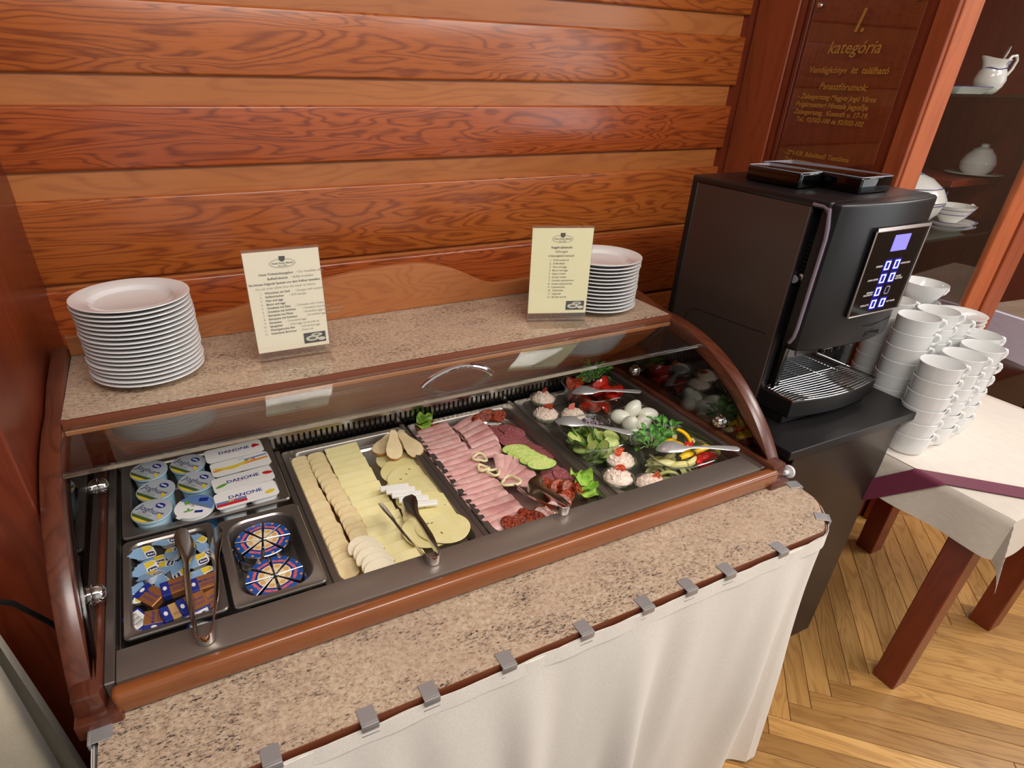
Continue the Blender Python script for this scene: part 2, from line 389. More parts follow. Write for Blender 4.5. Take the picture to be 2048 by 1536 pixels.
def dup(root, loc, rot=(0, 0, 0), label=None, scale=None):
    r = root.copy(); COL.objects.link(r); r.location = loc; r.rotation_euler = rot
    if scale: r.scale = scale
    if label: r['label'] = label
    for ch in root.children:
        c = ch.copy(); COL.objects.link(c); c.parent = r
        for g in ch.children:
            d = g.copy(); COL.objects.link(d); d.parent = c
    return r
TXT = {}
def text_mesh(body, size, shear=0, align='CENTER', bold=0, extrude=.00015, xs=1.0):
    k = (body, size, shear, align, bold, xs)
    if k in TXT: return TXT[k].copy()
    cu = bpy.data.curves.new('lettering', 'FONT'); cu.body = body; cu.size = size; cu.shear = shear; cu.align_x = align
    cu.extrude = extrude; cu.offset = bold; cu.resolution_u = 2
    t = bpy.data.objects.new('lettering', cu); COL.objects.link(t)
    bpy.context.view_layer.update()
    me = bpy.data.meshes.new_from_object(t.evaluated_get(bpy.context.evaluated_depsgraph_get()))
    me.materials.clear()
    bpy.data.objects.remove(t); bpy.data.curves.remove(cu)
    if xs != 1:
        for v in me.vertices: v.co.x *= xs
    TXT[k] = me; return me.copy()
def poly_flat(pts, th=.0002, z=0):
    return prism(bmesh.new(), pts, 'z', z, z + th)
def ell(rx, ry, n=20, cx=0, cy=0, rot=0):
    return [(cx + rx * math.cos(2 * PI * k / n) * math.cos(rot) - ry * math.sin(2 * PI * k / n) * math.sin(rot),
             cy + rx * math.cos(2 * PI * k / n) * math.sin(rot) + ry * math.sin(2 * PI * k / n) * math.cos(rot)) for k in range(n)]
def struct(name, geo, m, parent=None, smooth=35, **k):
    return ob(name, geo, m, parent, kind=None if parent else 'structure', smooth=smooth, **k)

# ================================================================== THE SETTING
WY = .878            # back wall backing plane
XR = 2.05            # return wall plane (faces the buffet)
YC = .263            # front plane of the display cabinet
floor = struct('floor', box(-1.6, -2.6, -.06, 5.2, 1.6, -.004), 'parquet_base')
Wp, nP = .0655, 9
plank_me = [mesh(box(.0008, .0008, -.012, nP * Wp - .0008, Wp - .0008, 0, .0010, 1), 'plank')]
ang = math.radians(45.5); ca, sa = math.cos(ang), math.sin(ang); OX, OY = 1.852, -.258
cand = []
for i in range(-60, 60):
    for j in range(-60, 60):
        d = (i + j) % (2 * nP)
        if d not in (0, nP): continue
        u, v = i * Wp, j * Wp; hor = d == 0
        cu, cv = (u + nP * Wp / 2, v + Wp / 2) if hor else (u + Wp / 2, v + nP * Wp / 2)
        cx, cy = OX + cu * ca - cv * sa, OY + cu * sa + cv * ca
        if 1.0 < cx < 4.4 and -1.5 < cy < .8:
            x, y = (OX + u * ca - v * sa, OY + u * sa + v * ca) if hor else (OX + (u + Wp) * ca - v * sa, OY + (u + Wp) * sa + v * ca)
            cand.append((math.hypot(cx - 2.2, cy + .4), x, y, ang if hor else ang + PI / 2))
cand.sort()
for k, (dd, x, y, a) in enumerate(cand[:290]):
    ob('plank', plank_me[0], 'parquet', floor, (x, y, 0), (0, 0, a))
rest = bmesh.new()
for dd, x, y, a in cand[290:]:
    b2 = box(.0006, .0006, -.012, nP * Wp - .0006, Wp - .0006, 0)
    for v in b2.verts: v.co = Matrix.Rotation(a, 3, 'Z') @ v.co + Vector((x, y, 0))
    tmp = bpy.data.meshes.new('t'); b2.to_mesh(tmp); b2.free(); rest.from_mesh(tmp); bpy.data.meshes.remove(tmp)
ob('plank_field', rest, 'parquet', floor, kind='stuff')

struct('ceiling', box(-3, -4.2, 2.85, 6.2, 1.6, 2.95), 'ceiling_white')
wall = struct('wall_back', box(-.10, WY, 0, XR, WY + .1, 2.5), 'oak_dark_vert')
xe = 1.997
boards = [(1.804, 1.935), (1.614, 1.748), (1.428, 1.556), (1.186, 1.370)]
names = ['oak_orange', 'oak_orange', 'oak_red', 'oak_orange']
YP = .86
for k, (a, b) in enumerate(boards):
    ob('wall_board', box(-.095, YP, a, xe, WY, b, .006, 3), names[k], wall)
ob('wall_board', box(-.095, YP, 1.99, xe, WY, 2.12, .006, 3), 'oak_red', wall)
ob('wall_board', box(-.095, YP - .004, .95, xe, WY, 1.174, .008, 3), 'oak_red', wall)
ob('wall_board', box(-.095, YP - .004, .70, xe, WY, .94, .006, 3), 'oak_orange', wall)
for a, b in ((1.748, 1.804), (1.556, 1.614), (1.370, 1.428), (1.166, 1.19), (1.935, 1.99)):
    ob('wall_strip', box(-.095, WY - .006, a - .008, xe - .018, WY + .001, b + .008), 'oak_strip', wall)
# left side: panel, recess, second panel
wl = struct('wall_left', box(-.62, -.9, 0, -.50, WY, 2.5), 'recess_shade')
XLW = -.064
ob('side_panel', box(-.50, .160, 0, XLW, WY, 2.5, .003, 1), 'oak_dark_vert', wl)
ob('side_panel', box(-.50, -.60, 0, -.44, .06, 2.5, .003, 1), 'recess_shade', wl)
# return wall with the acrylic sign, post and display cabinet front
wr = struct('wall_right', box(XR, YC + .02, 0, XR + .05, WY + .1, 2.5), 'oak_dark_vert')
ob('stile', box(XR - .014, .722, 0, XR + .001, WY - .001, 2.5, .003, 1), 'oak_vert', wr)
ob('moulding', box(XR - .010, .702, 0, XR + .001, .722, 2.5, .004, 2), 'oak_dark_vert', wr)
ob('moulding', box(XR - .005, .684, 0, XR + .001, .698, 2.5, .002, 1), 'oak_dark_vert', wr)
ob('stile', box(XR - .014, YC + .001, 0, XR + .001, .314, 2.5, .002, 1), 'oak_vert', wr)

# display cabinet (front faces the room)
dc = thing('display_cabinet', 'built-in red-brown display cabinet with glass shelves of blue and white china', 'cabinet', (2.4, .45, 0))
ob('post', box(XR + .0005, YC - .004, 0, XR + .079, YC + .02, 2.5, .002, 1), 'oak_post', dc, world=True)
ob('post', box(2.692, YC - .004, 0, 2.795, YC + .02, 2.5, .003, 1), 'oak_post', dc, world=True)
ob('post', box(2.801, YC - .012, 0, 2.907, YC + .02, 2.5, .003, 1), 'oak_vert', dc, world=True)
ob('back_panel', box(XR + .05, .80, 0, 3.6, .83, 2.5), 'cab_inner', dc, world=True)
ob('side_panel', box(2.907, YC + .02, 0, 2.93, .80, 2.5), 'cab_inner', dc, world=True)
ob('cabinet_base', box(XR + .05, YC + .03, 0, 2.907, .80, .955), 'cab_inner', dc, world=True)
ob('shelf', box(XR + .051, YC + .022, 1.606, 2.906, .76, 1.614, .001, 1), 'glass_shelf', dc, world=True, label='green-edged glass shelf')
ob('shelf', box(XR + .051, YC + .022, 1.208, 2.906, .76, 1.216, .001, 1), 'glass_shelf', dc, world=True, label='green-edged glass shelf')
ob('wood_shelf', box(2.62, .42, 1.335, 2.906, .79, 1.358, .003, 1), 'cab_inner', dc, world=True)
ob('glass_pane', box(XR + .080, YC + .004, .96, 2.690, YC + .008, 2.3), 'glass_cabinet', dc, world=True)

# wall to the far right, behind the second table
struct('wall_side', box(5.3, -4.2, 0, 5.4, .82, 2.85), 'wall_beige')
struct('wall_far', box(2.93, .82, 0, 5.2, .9, 2.5), 'cab_dark')

# ================================================================== ACRYLIC SIGN
sg = thing('acrylic_sign', 'clear acrylic notice plate with gold lettering screwed to the dark wood panel', 'sign', (XR - .012, .5, 1.7))
y0, y1 = .669, .345
ob('acrylic_plate', box(XR - .012, y1, 1.17, XR - .008, y0, 1.875, .0008, 1), 'acrylic', sg, world=True)
RS = Matrix(((0, 0, -1), (-1, 0, 0), (0, 1, 0))).to_euler()
for body, size, yc, z, sh, al in (('I.', .078, .510, 1.753, .25, 'CENTER'), ('kategória', .043, .509, 1.703, .25, 'CENTER'), ('Vendégkönyv  itt  található', .0228, .510, 1.655, .2, 'CENTER'),
        ('Panaszfórumok:', .0238, .508, 1.614, .25, 'CENTER'), ('- Zalaegerszeg Megyei Jogú Város', .0186, .648, 1.588, .2, 'LEFT'), ('Polgármesteri Hivatala Jegyzője', .0186, .648, 1.567, .2, 'LEFT'),
        ('Zalaegerszeg,  Kossuth u. 17-19.', .0186, .648, 1.547, .2, 'LEFT'), ('Tel.: 92/502-100 és 92/502-102', .0176, .634, 1.527, .2, 'LEFT'),
        ('- ZM-KIK Békéltető Testülete', .0186, .648, 1.433, .2, 'LEFT'), ('Zalaegerszeg', .0186, .640, 1.413, .2, 'LEFT')):
    ob('lettering', text_mesh(body, size, sh, al, .0004), 'gold_letter', sg, (XR - .0125, yc, z), RS, world=True)
for y in (.653, .366):
    ob('screw', lathe(bmesh.new(), [(0, 0), (.007, 0), (.008, .002), (.006, .006), (0, .007)], 14, (XR - .012, y, 1.820), '-x'), 'steel', sg, world=True)

# ================================================================== BUFFET COUNTER
bf = thing('buffet_counter', 'long chilled breakfast buffet counter with curved glass, granite shelves and wooden arches', 'buffet', (.675, .2, 0))
B = lambda name, geo, m, **k: ob(name, geo, m, bf, world=True, **k)
ZS = .85
body = bmesh.new(); bx(body, -.056, -.05, .0, 1.415, .66, .66); bx(body, -.056, -.05, .66, -.022, .66, .80); bx(body, 1.378, -.05, .66, 1.415, .66, .80)
B('cabinet_body', body, 'mahog_y')
well = bmesh.new()
bx(well, -.02, -.02, .665, 1.37, .60, .675); bx(well, -.02, -.02, .675, 0, .60, .82); bx(well, 1.35, -.02, .675, 1.37, .60, .82)
bx(well, 0, -.02, .675, 1.35, -.004, .82); bx(well, 0, .593, .675, 1.35, .60, .86)
B('well', well, 'steel_dark')
rim = bmesh.new(); bx(rim, -.0, -.064, .80, 1.352, .0, ZS, .0025, 2); B('front_rim', rim, 'steel_dark')
B('side_rim', box(-.016, -.063, .80, -.001, .59, ZS + .001, .002, 1), 'steel_dark_y'); B('side_rim', box(1.353, -.063, .80, 1.367, .59, ZS + .001, .002, 1), 'steel_dark_y')
B('wood_rail', box(-.008, -.092, .808, 1.386, -.0645, ZS + .001, .010, 4), 'mahog_x', label='rounded brown wooden front rail')
B('side_rail', box(-.056, -.085, .80, -.0165, .62, .862, .006, 2), 'mahog_y'); B('side_rail', box(1.3675, -.085, .80, 1.412, .62, .862, .006, 2), 'mahog_y')
# back steel lip and slotted vent
lip = bmesh.new(); bx(lip, 0, .575, .842, 1.35, .62, .862, .003, 2); bx(lip, 0, .5745, .862, 1.35, .62, .95); B('back_lip', lip, 'steel_dark')
vent = bmesh.new(); bx(vent, .0, .572, .832, 1.35, .576, .842); bx(vent, 0, .572, .76, 1.35, .576, .800)
x = .002
while x < 1.345: bx(vent, x, .572, .800, x + .0085, .576, .832); x += .0146
B('vent_grille', vent, 'steel', kind='stuff'); B('vent_back', box(0, .5765, .76, 1.35, .583, .840), 'black_soft')
B('back_panel', box(-.025, .622, .86, 1.378, .645, 1.07), 'mahog_x')
# arches: circle in the YZ plane, then straight to the back
YCc, ZCc, RR = .37, .560, .520
def arch(x0, x1):
    th0 = math.asin((.80 - ZCc) / RR); out = []; inn = []
    for k in range(25):
        t = th0 + (PI / 2 - th0) * k / 24; out.append((YCc - RR * math.cos(t), ZCc + RR * math.sin(t))); q = RR - .036; inn.append((YCc - q * math.cos(t), ZCc + q * math.sin(t)))
    out += [(.40, ZCc + RR + .001), (.50, ZCc + RR + .018), (.672, ZCc + RR + .028)]; inn += [(.672, ZCc + RR - .036)]
    return prism(bmesh.new(), out + inn[::-1], 'x', x0, x1, .004, 2)
for x0, x1, s in ((-.060, -.028, 1), (1.381, 1.418, -1)):
    B('arch_frame', arch(x0, x1), 'mahog_y', label='dark varnished curved wooden arch')
    B('arch_foot', box(x0 - .001, -.098, .79, x1 + .03 if s > 0 else x1 + .002, -.06, .822, .004, 2) if s > 0 else box(x0 - .022, -.098, .79, x1 + .001, -.06, .822, .004, 2), 'mahog_y')
    gp = [(-.06, .86)]
    for k in range(21):
        t = .62 + (PI / 2 - .62) * k / 20; q = RR - .03; gp.append((YCc - q * math.cos(t), ZCc + q * math.sin(t)))
    gp += [(.60, 1.04), (.60, .86)]
    xa = -.0275 if s > 0 else 1.3745
    B('side_glass', prism(bmesh.new(), gp, 'x', xa, xa + .005), 'glass_side')
for x, y, z, a in ((-.022, .432, .888, 'x'), (-.022, .100, .888, 'x'), (1.374, .432, .888, '-x'), (1.374, .100, .888, '-x')):
    B('chrome_knob', lathe(bmesh.new(), [(0, -.004), (.0185, -.004), (.0185, -.001), (.016, .001), (.0165, .006), (.014, .013), (.008, .0175), (0, .019)], 24, (x, y, z), a), 'chrome')
# granite top shelf
B('top_shelf', box(-.0275, .346, 1.066, 1.3805, .660, 1.0900, .001, 1), 'granite', label='beige granite top shelf')
B('shelf_edge', box(-.0275, .339, 1.070, 1.3805, .346, 1.0905, .002, 2), 'edge_brown'); B('shelf_edge', box(-.0275, .337, 1.060, 1.3805, .350, 1.070, .002, 1), 'edge_tan')
up = [(-.033, 1.09)]
K = [(-.0275, 1.134), (.10, 1.136), (.25, 1.141), (.31, 1.148), (.42, 1.173), (.536, 1.193), (.60, 1.202), (.664, 1.207), (.73, 1.209), (.799, 1.206), (.87, 1.188), (.92, 1.166), (.961, 1.145), (1.001, 1.131), (1.114, 1.132), (1.3805, 1.133)]
def interp(x):
    for i in range(len(K) - 1):
        if K[i][0] <= x <= K[i + 1][0]:
            p0 = K[max(i - 1, 0)][1]; p1 = K[i][1]; p2 = K[i + 1][1]; p3 = K[min(i + 2, len(K) - 1)][1]; t = (x - K[i][0]) / (K[i + 1][0] - K[i][0])
            return p1 + .5 * t * (p2 - p0 + t * (2 * p0 - 5 * p1 + 4 * p2 - p3 + t * (3 * (p1 - p2) + p3 - p0)))
    return K[-1][1]
top = [(-.0275 + 1.408 * k / 90, interp(-.0275 + 1.408 * k / 90)) for k in range(91)]
B('upstand', prism(bmesh.new(), [(-.0275, 1.0905)] + top + [(1.3805, 1.0905)], 'y', .650, .668, .0015, 1), 'upstand', label='light wooden upstand with a wavy top edge')
# curved glass guard
def guard(u, v):
    t = math.radians(87 - 13.5 * v); q = RR - .006
    return (-.0265 + 1.4065 * u, YCc - q * math.cos(t) - .006, ZCc + q * math.sin(t))
gg = B('glass_guard', sheet(bmesh.new(), guard, 2, 14, .005), 'glass', label='curved clear glass guard')
B('guard_edge', box(-.0265, .2145, 1.0470, 1.3795, .2180, 1.0535), 'glass_rim')
hp = []
for k in range(25):
    t = k / 24; hp.append((.626 + .166 * t, .256 - .010 * math.sin(PI * t), 1.0655 + .036 * math.sin(PI * t) ** .8))
hd = bmesh.new(); tube(hd, hp, [.0042 + .002 * abs(math.cos(PI * k / 24)) for k in range(25)], 10)
h_ = ob('handle', hd, 'chrome', gg, world=False, label='curved chrome lid handle')
# lower granite tray shelf
tp = [(-.033, -.070), (-.033, -.2505), (1.346, -.2505), (1.358, -.245), (1.381, -.226), (1.424, -.178), (1.434, -.155), (1.437, -.118), (1.429, -.088), (1.417, -.070)]
B('tray_shelf', prism(bmesh.new(), tp, 'z', .788, .8050), 'granite', label='beige granite tray shelf')
tp2 = [(x + (.002 if x > .6 else -.0015), y - .0025) if y < -.08 else (x, y) for x, y in tp]
B('tray_edge', prism(bmesh.new(), tp2, 'z', .783, .8035), 'edge_brown')
B('white_knob', lathe(bmesh.new(), [(0, -.012), (.006, -.012), (.006, 0), (.0155, .002), (.0165, .006), (.013, .011), (0, .013)], 24, (1.4305, -.080, .828), 'x'), 'white_plastic')

# skirt cloth round the counter
path = [(-.039, -.10), (-.040, -.20), (-.037, -.245), (-.02, -.256)] + [(-.02 + 1.36 * k / 60, -.257) for k in range(1, 60)] + [(1.346, -.257), (1.364, -.25), (1.387, -.231), (1.430, -.183), (1.441, -.155), (1.444, -.118), (1.439, -.095)]
L = [0]
for a, b in zip(path, path[1:]): L.append(L[-1] + math.hypot(b[0] - a[0], b[1] - a[1]))
def on_path(s):
    for i in range(len(path) - 1):
        if s <= L[i + 1] or i == len(path) - 2:
            t = min(1, (s - L[i]) / (L[i + 1] - L[i])); a, b = path[i], path[i + 1]
            dx, dy = b[0] - a[0], b[1] - a[1]; q = math.hypot(dx, dy); return a[0] + dx * t, a[1] + dy * t, dy / q, -dx / q
rf = random.Random(3); ph = [(rf.uniform(0, 6.28), rf.uniform(.6, 1.3)) for _ in range(6)]
def skirt(u, v):
    s = u * L[-1]; x, y, nx, ny = on_path(s)
    fold = .0
    for k, fq in enumerate((31, 47, 68, 19)): fold += math.sin(fq * s + ph[k][0] + 2.0 * v * math.sin(5 * s + k)) * (.013, .010, .005, .010)[k] * ph[k][1]
    amp = min(1, .10 + 1.5 * max(0, v - .05) ** .8) ; a = (fold * .9 + .006) * amp + .012 * v
    return (x + nx * a, y + ny * a, .793 - v * .785 - .0015 * math.sin(40 * s) + .004 * (v < .01) * 0)
sk = tag(ob('table_skirt', sheet(bmesh.new(), skirt, 380, 26, .0014), 'skirt'), 'pleated off-white cloth skirt hanging round the front of the buffet counter', 'skirt')
hem = bmesh.new()
def hemf(u, v):
    s = u * L[-1]; x, y, nx, ny = on_path(s); a = .0022 + .0009 * math.sin(60 * s) + .0016 * v
    return (x + nx * a, y + ny * a, .7965 - .034 * v + .001 * math.sin(33 * s))
ob('hem', sheet(hem, hemf, 200, 2, .0012), 'skirt', sk)
# clips
cm = bmesh.new(); bx(cm, -.0135, -.004, 0, .0135, .024, .0012, .0005, 1); bx(cm, -.0135, -.0085, -.013, .0135, -.0035, .0012, .0012, 2); bx(cm, -.0135, -.006, -.026, .0135, .012, -.0245)
clip_me = mesh(cm, 'skirt_clip')
for k, (x, y, a) in enumerate([(.184, -.2555, 0), (.325, -.2555, 0), (.425, -.2555, 0), (.563, -.2555, 0), (.719, -.2555, 0), (.855, -.2555, 0), (.961, -.2555, 0), (1.062, -.2555, 0), (1.212, -.2555, 0), (1.392, -.2225, 48), (1.4405, -.106, 74), (-.0385, -.108, -90)]):
    o = ob('skirt_clip', clip_me, 'clip_steel', None, (x, y, .8056), (0, 0, math.radians(a)))
    if k < 9: tag(o, 'steel clip holding the cloth skirt to the straight front edge of the granite', 'clip', 'skirt clips')
    else: tag(o, ['steel skirt clip on the cut-off granite corner', 'steel skirt clip at the granite end beside the wooden arch foot and coffee cabinet', 'steel skirt clip at the granite end beside the panelled side wall'][k - 9], 'clip', 'skirt clips')

# ================================================================== PANS
def pan_mesh(w, d, h, flange=.012, r=.02, wall=.0012):
    """gastronorm pan, rim centre at origin, rim plane z=0"""
    bm = bmesh.new(); W2, D2 = w - .004, d - .004
    def ring(ww, dd, rr, z): return [(x, y, z) for x, y in rrect(ww, dd, rr, 5)]
    secs = [ring(W2, D2, .010, -.006), ring(W2 + .001, D2 + .001, .010, -.002), ring(W2 - .002, D2 - .002, .010, .0008), ring(W2 - .008, D2 - .008, .010, .0002),
            ring(W2 - 2 * flange, D2 - 2 * flange, r, -.0005), ring(W2 - 2 * flange - .006, D2 - 2 * flange - .006, r, -.004),
            ring(W2 - 2 * flange - .012, D2 - 2 * flange - .012, r, -h + .012), ring(W2 - 2 * flange - .028, D2 - 2 * flange - .028, r, -h)]
    loft(bm, secs, caps=False); n = len(secs[0])
    bm.verts.ensure_lookup_table(); bm.faces.new([bm.verts[len(secs) * n - n + k] for k in range(n)])
    return bm
def pan(w, d, h, loc, label, rot=(0, 0, 0), **k):
    return tag(ob('food_pan', pan_mesh(w, d, h, **k), 'steel_pan', None, loc, rot), label, 'pan', 'steel pans in the buffet well')
pan(.325, .268, .075, (.170, .418, .8515), 'half-size steel pan holding the yoghurt cups and fruit yoghurt packs', rot=(.03, 0, 0), flange=.016, r=.035)
pan(.163, .255, .060, (.091, .139, .8530), 'quarter-size steel pan holding cream portions and butter blocks', rot=(.012, 0, 0), flange=.010, r=.022)
pan(.163, .255, .060, (.258, .137, .8480), 'quarter-size steel pan holding the round boxes of cheese wedges', flange=.013, r=.04)
pan(.325, .53, .035, (.515, .287, .800), 'full-size steel pan under the cheese platter', flange=.014, r=.03)
pan(.325, .53, .035, (.853, .287, .800), 'full-size steel pan under the ham and sausage platter', flange=.014, r=.03)
pan(.325, .53, .028, (1.187, .287, .802), 'full-size steel pan holding the glass salad bowls', flange=.014, r=.03)
for x in (.347, .6835, 1.0215):
    tag(ob('divider_bar', box(x - .007, .002, .786, x + .007, .565, .7985, .002, 1), 'steel_dark_y'),
        {.347: 'steel divider bar between yoghurt pans and cheese platter', .6835: 'steel divider bar between cheese platter and ham platter', 1.0215: 'steel divider bar between ham platter and salad bowls'}[x], 'bar', 'divider bars in the well')
def platter(loc, label):
    bm = bmesh.new(); ring = lambda w, d, r, z: [(x, y, z) for x, y in rrect(w, d, r, 8)]
    secs = [ring(.285, .475, .06, .0055), ring(.289, .479, .06, .0065), ring(.285, .475, .06, .0075), ring(.262, .452, .055, .0062), ring(.254, .444, .05, .0012), ring(.02, .04, .005, .0012)]
    secs2 = [ring(.02, .04, .005, -.0002), ring(.254, .444, .05, -.0002), ring(.284, .474, .06, .0048)]
    loft(bm, secs2 + secs, caps=True)
    return tag(ob('serving_platter', bm, 'steel_tray', None, loc), label, 'platter', 'serving platters')
platter((.515, .285, .7735), 'silver platter with rounded corners under the cheese slices')
platter((.853, .285, .7735), 'silver platter with rounded corners under the ham and salami')
def fol(me_part, name, parent, m, **k): return ob(name, me_part, m, parent, **k)

# ================================================================== YOGHURT CUPS
def cup_profile(r, rb, h): return [(0, 0), (rb - .002, 0), (rb, .002), (r - .003, h - .006), (r, h - .005), (r + .0008, h - .0025), (r, h - .001), (0, h - .001)]
R_ = .0365
yc = thing('yoghurt_cup', 'pale blue yoghurt cup with silver-grey lid lettered Joghurt', 'yoghurt', (.067, .495, .792), (.03, 0, 0), 'plain yoghurt cups')
ob('tub', lathe(bmesh.new(), cup_profile(R_, .027, .072), 32), 'tub_pale', yc)
lid = ob('lid', lathe(bmesh.new(), [(0, .0722), (R_ + .001, .0718), (R_ + .0012, .0725), (0, .0729)], 36), 'lid_grey', yc)
A_ = math.radians(-48)
def onlid(bm_or_me, m, name, z=.0730, a=A_, x=0, y=0, par=None):
    return ob(name, bm_or_me, m, par or lid, (x * math.cos(a) - y * math.sin(a), x * math.sin(a) + y * math.cos(a), z), (0, 0, a))
onlid(text_mesh('Joghurt', .0205, 0, 'CENTER', 0, .0001), 'navy', 'lettering', x=0, y=-.007)
onlid(poly_flat(ell(.0105, .0078)), 'navy_deep', 'logo', x=.004, y=.019)
onlid(text_mesh('Riska', .007, .2, 'CENTER', .0002, .0001), 'lid_white', 'lettering', z=.0733, x=.004, y=.0165)
for k, yy in enumerate((-.0125, -.0155, -.0185)): onlid(poly_flat([(-.02, yy), (.012, yy), (.012, yy + .0008), (-.02, yy + .0008)]), 'ink_grey', 'print_line')
def seg_poly(r, y0, y1, n=12):
    a0 = math.asin(max(-1, y0 / r)); a1 = math.asin(y1 / r)
    return [(r * math.cos(a0 + (a1 - a0) * k / n), r * math.sin(a0 + (a1 - a0) * k / n)) for k in range(n + 1)] + [(-r * math.cos(a1 + (a0 - a1) * k / n), r * math.sin(a1 + (a0 - a1) * k / n)) for k in range(n + 1)]
onlid(poly_flat(seg_poly(.0362, -.0362, -.0215)), 'print_yellow', 'print_meadow')
onlid(poly_flat(seg_poly(.0358, -.029, -.0212), .0003), 'print_green', 'print_meadow')
onlid(poly_flat([(.02, .0), (.034, -.006), (.031, -.014), (.022, -.009)]), 'print_yellow', 'print_flower')
tl = ob('logo', poly_flat(ell(.012, .009)), 'navy_deep', yc, (.0, -.0325, .040), (PI / 2 - .13, 0, 0))
for x, y in ((.146, .495), (.077, .413), (.157, .411), (.067, .337)):
    dup(yc, (x, y, .792 - (.418 - y) * -.03 - .002), (.03, 0, 0))
yb = thing('yoghurt_cup', 'bright blue yoghurt cup with blue and white mint-leaf lid beside the fruit packs', 'yoghurt', (.146, .327, .789), (.029, -.019, 0))
ob('tub', lathe(bmesh.new(), cup_profile(R_ + .001, .029, .068), 32), 'tub_blue', yb)
ob('rim', lathe(bmesh.new(), [(R_ - .001, .060), (R_ + .0018, .061), (R_ + .0018, .066), (R_ - .001, .0665)], 32), 'tub_white', yb)
lid = ob('lid', lathe(bmesh.new(), [(0, .0682), (R_ + .002, .0678), (R_ + .0022, .0685), (0, .0689)], 36), 'lid_white', yb)
ob('tab', poly_flat([(-.005, -.044), (.004, -.044), (.008, -.034), (-.008, -.034)], .0005, .068), 'lid_white', yb, (0, 0, 0), (0, 0, -.9))
onlid(poly_flat(seg_poly(.0378, .004, .0377)), 'lid_blue', 'print_sky', .0689, -.75, par=lid)
onlid(text_mesh('Joghurt', .016, 0, 'CENTER', 0, .0001), 'ink_mid', 'lettering', .0692, -.60, .004, .002, lid)
for i, a in enumerate((.2, 1.6, 3.0)): onlid(poly_flat(ell(.005, .0024, 12, .005 * math.cos(a), .005 * math.sin(a), a)), 'print_lime', 'mint_leaf', .0690, 0, -.012, -.012, lid)
onlid(poly_flat(ell(.006, .006)), 'print_lime', 'badge', .0691, 0, -.012, .018, lid)
onlid(poly_flat(rrect(.018, .012, .001, 2)), 'navy_deep', 'badge', .0691, -.3, .014, .02, lid)
onlid(poly_flat(rrect(.016, .007, .001, 2)), 'navy_deep', 'badge', .0691, -.3, .012, -.018, lid)
onlid(text_mesh('Nádor', .009, .15, 'CENTER', .0003, .0001), 'lid_white', 'lettering', 0, 0, 0, 0, yb).location = (.004, -.0352, .030); yb.children[-1].rotation_euler = (PI / 2 - .12, 0, .12)

# fruit yoghurt twin packs
def twin(loc, rz, label, kind, tilt=(.03, 0)):
    t = thing('yoghurt_twin_pack', label, 'yoghurt', loc, (tilt[0], tilt[1], rz), 'fruit yoghurt twin packs')
    for s in (-1, 1):
        bm = bmesh.new(); secs = [[(x + s * .0315, y, z) for x, y in rrect(w, d, .012, 4)] for w, d, z in ((.044, .038, 0), (.056, .050, .050), (.059, .053, .0515), (.059, .053, .053))]
        ob('tub', loft(bm, secs), 'tub_white', t)
    l = ob('lid', poly_flat(rrect(.1265, .0565, .010, 4), .0006, .0532), 'lid_white', t)
    Zl = .0539; P = lambda geo, m, n, x=0, y=0, a=0, dz=0: ob(n, geo, m, l, (x, y, Zl + dz), (0, 0, a))
    if kind in ('cherry', 'plain', 'lemon'):
        P(text_mesh('DANONE', .0145, 0, 'CENTER', .0003, .0001, 1.1), 'navy_deep', 'lettering', .0 if kind != 'lemon' else -.002, .0)
        P(poly_flat([(-.018, -.0035), (.012, -.0028), (.012, -.0022), (-.018, -.0027)]), 'print_red', 'print_line')
    if kind == 'cherry':
        for dx, dy in ((.046, .008), (.052, .004), (.044, .002)): P(poly_flat(ell(.0055, .0045, 14)), 'print_red', 'print_cherry', dx, dy)
    if kind == 'plain':
        P(poly_flat(ell(.013, .0045, 16)), 'print_lime', 'print_leaf', -.046, -.004, .35); P(poly_flat(ell(.011, .006, 16)), 'print_red', 'print_cherry', .052, .002, -.2)
    if kind == 'lemon':
        P(poly_flat(ell(.011, .006, 16)), 'print_yellow', 'print_lemon', .046, -.010, .25)
        P(poly_flat([(-.062, -.020), (-.002, -.020), (-.002, -.011), (-.062, -.011)]), 'print_red', 'print_band'); P(poly_flat([(-.062, -.0105), (-.002, -.0105), (-.002, -.004), (-.062, -.004)]), 'lid_blue', 'print_band')
        for i, mm in enumerate(('print_lime', 'print_yellow', 'print_orange', 'print_red')): P(poly_flat(rrect(.005, .004, .0008, 2)), mm, 'score_tile', -.040 + i * .0055, -.0072, 0, .0002)
    if kind == 'banana':
        P(poly_flat([(-.060, -.010), (.060, .000), (.060, .008), (-.060, -.002)]), 'print_orange', 'print_band'); P(poly_flat([(.010, .010), (.061, .014), (.061, .019), (.010, .015)]), 'lid_blue', 'print_band')
        ban = [(-.058 + .085 * k / 12, .010 - .022 * math.sin(PI * k / 12) * (1 - .25 * k / 12)) for k in range(13)] + [(.027 - .085 * k / 12, .010 + .002 - .010 * math.sin(PI * (12 - k) / 12)) for k in range(13)]
        P(poly_flat(ban), 'print_yellow', 'print_banana', 0, 0, .1, .0003)
        for i, mm in enumerate(('print_lime', 'tub_white', 'print_orange', 'print_red')): P(poly_flat(rrect(.005, .004, .0008, 2)), mm, 'score_tile', .014 + i * .0055, .008, 0, .0003)
        P(text_mesh('banán', .006, .2, 'LEFT', 0, .0001), 'lid_blue', 'lettering', -.002, .018, .1)
    return t
twin((.247, .493, .8145), .05, 'white fruit yoghurt twin pack with small dark red cherries beside the lettering', 'cherry')
twin((.253, .435, .8125), .06, 'fruit yoghurt twin pack with a yellow banana band across the foil', 'banana')
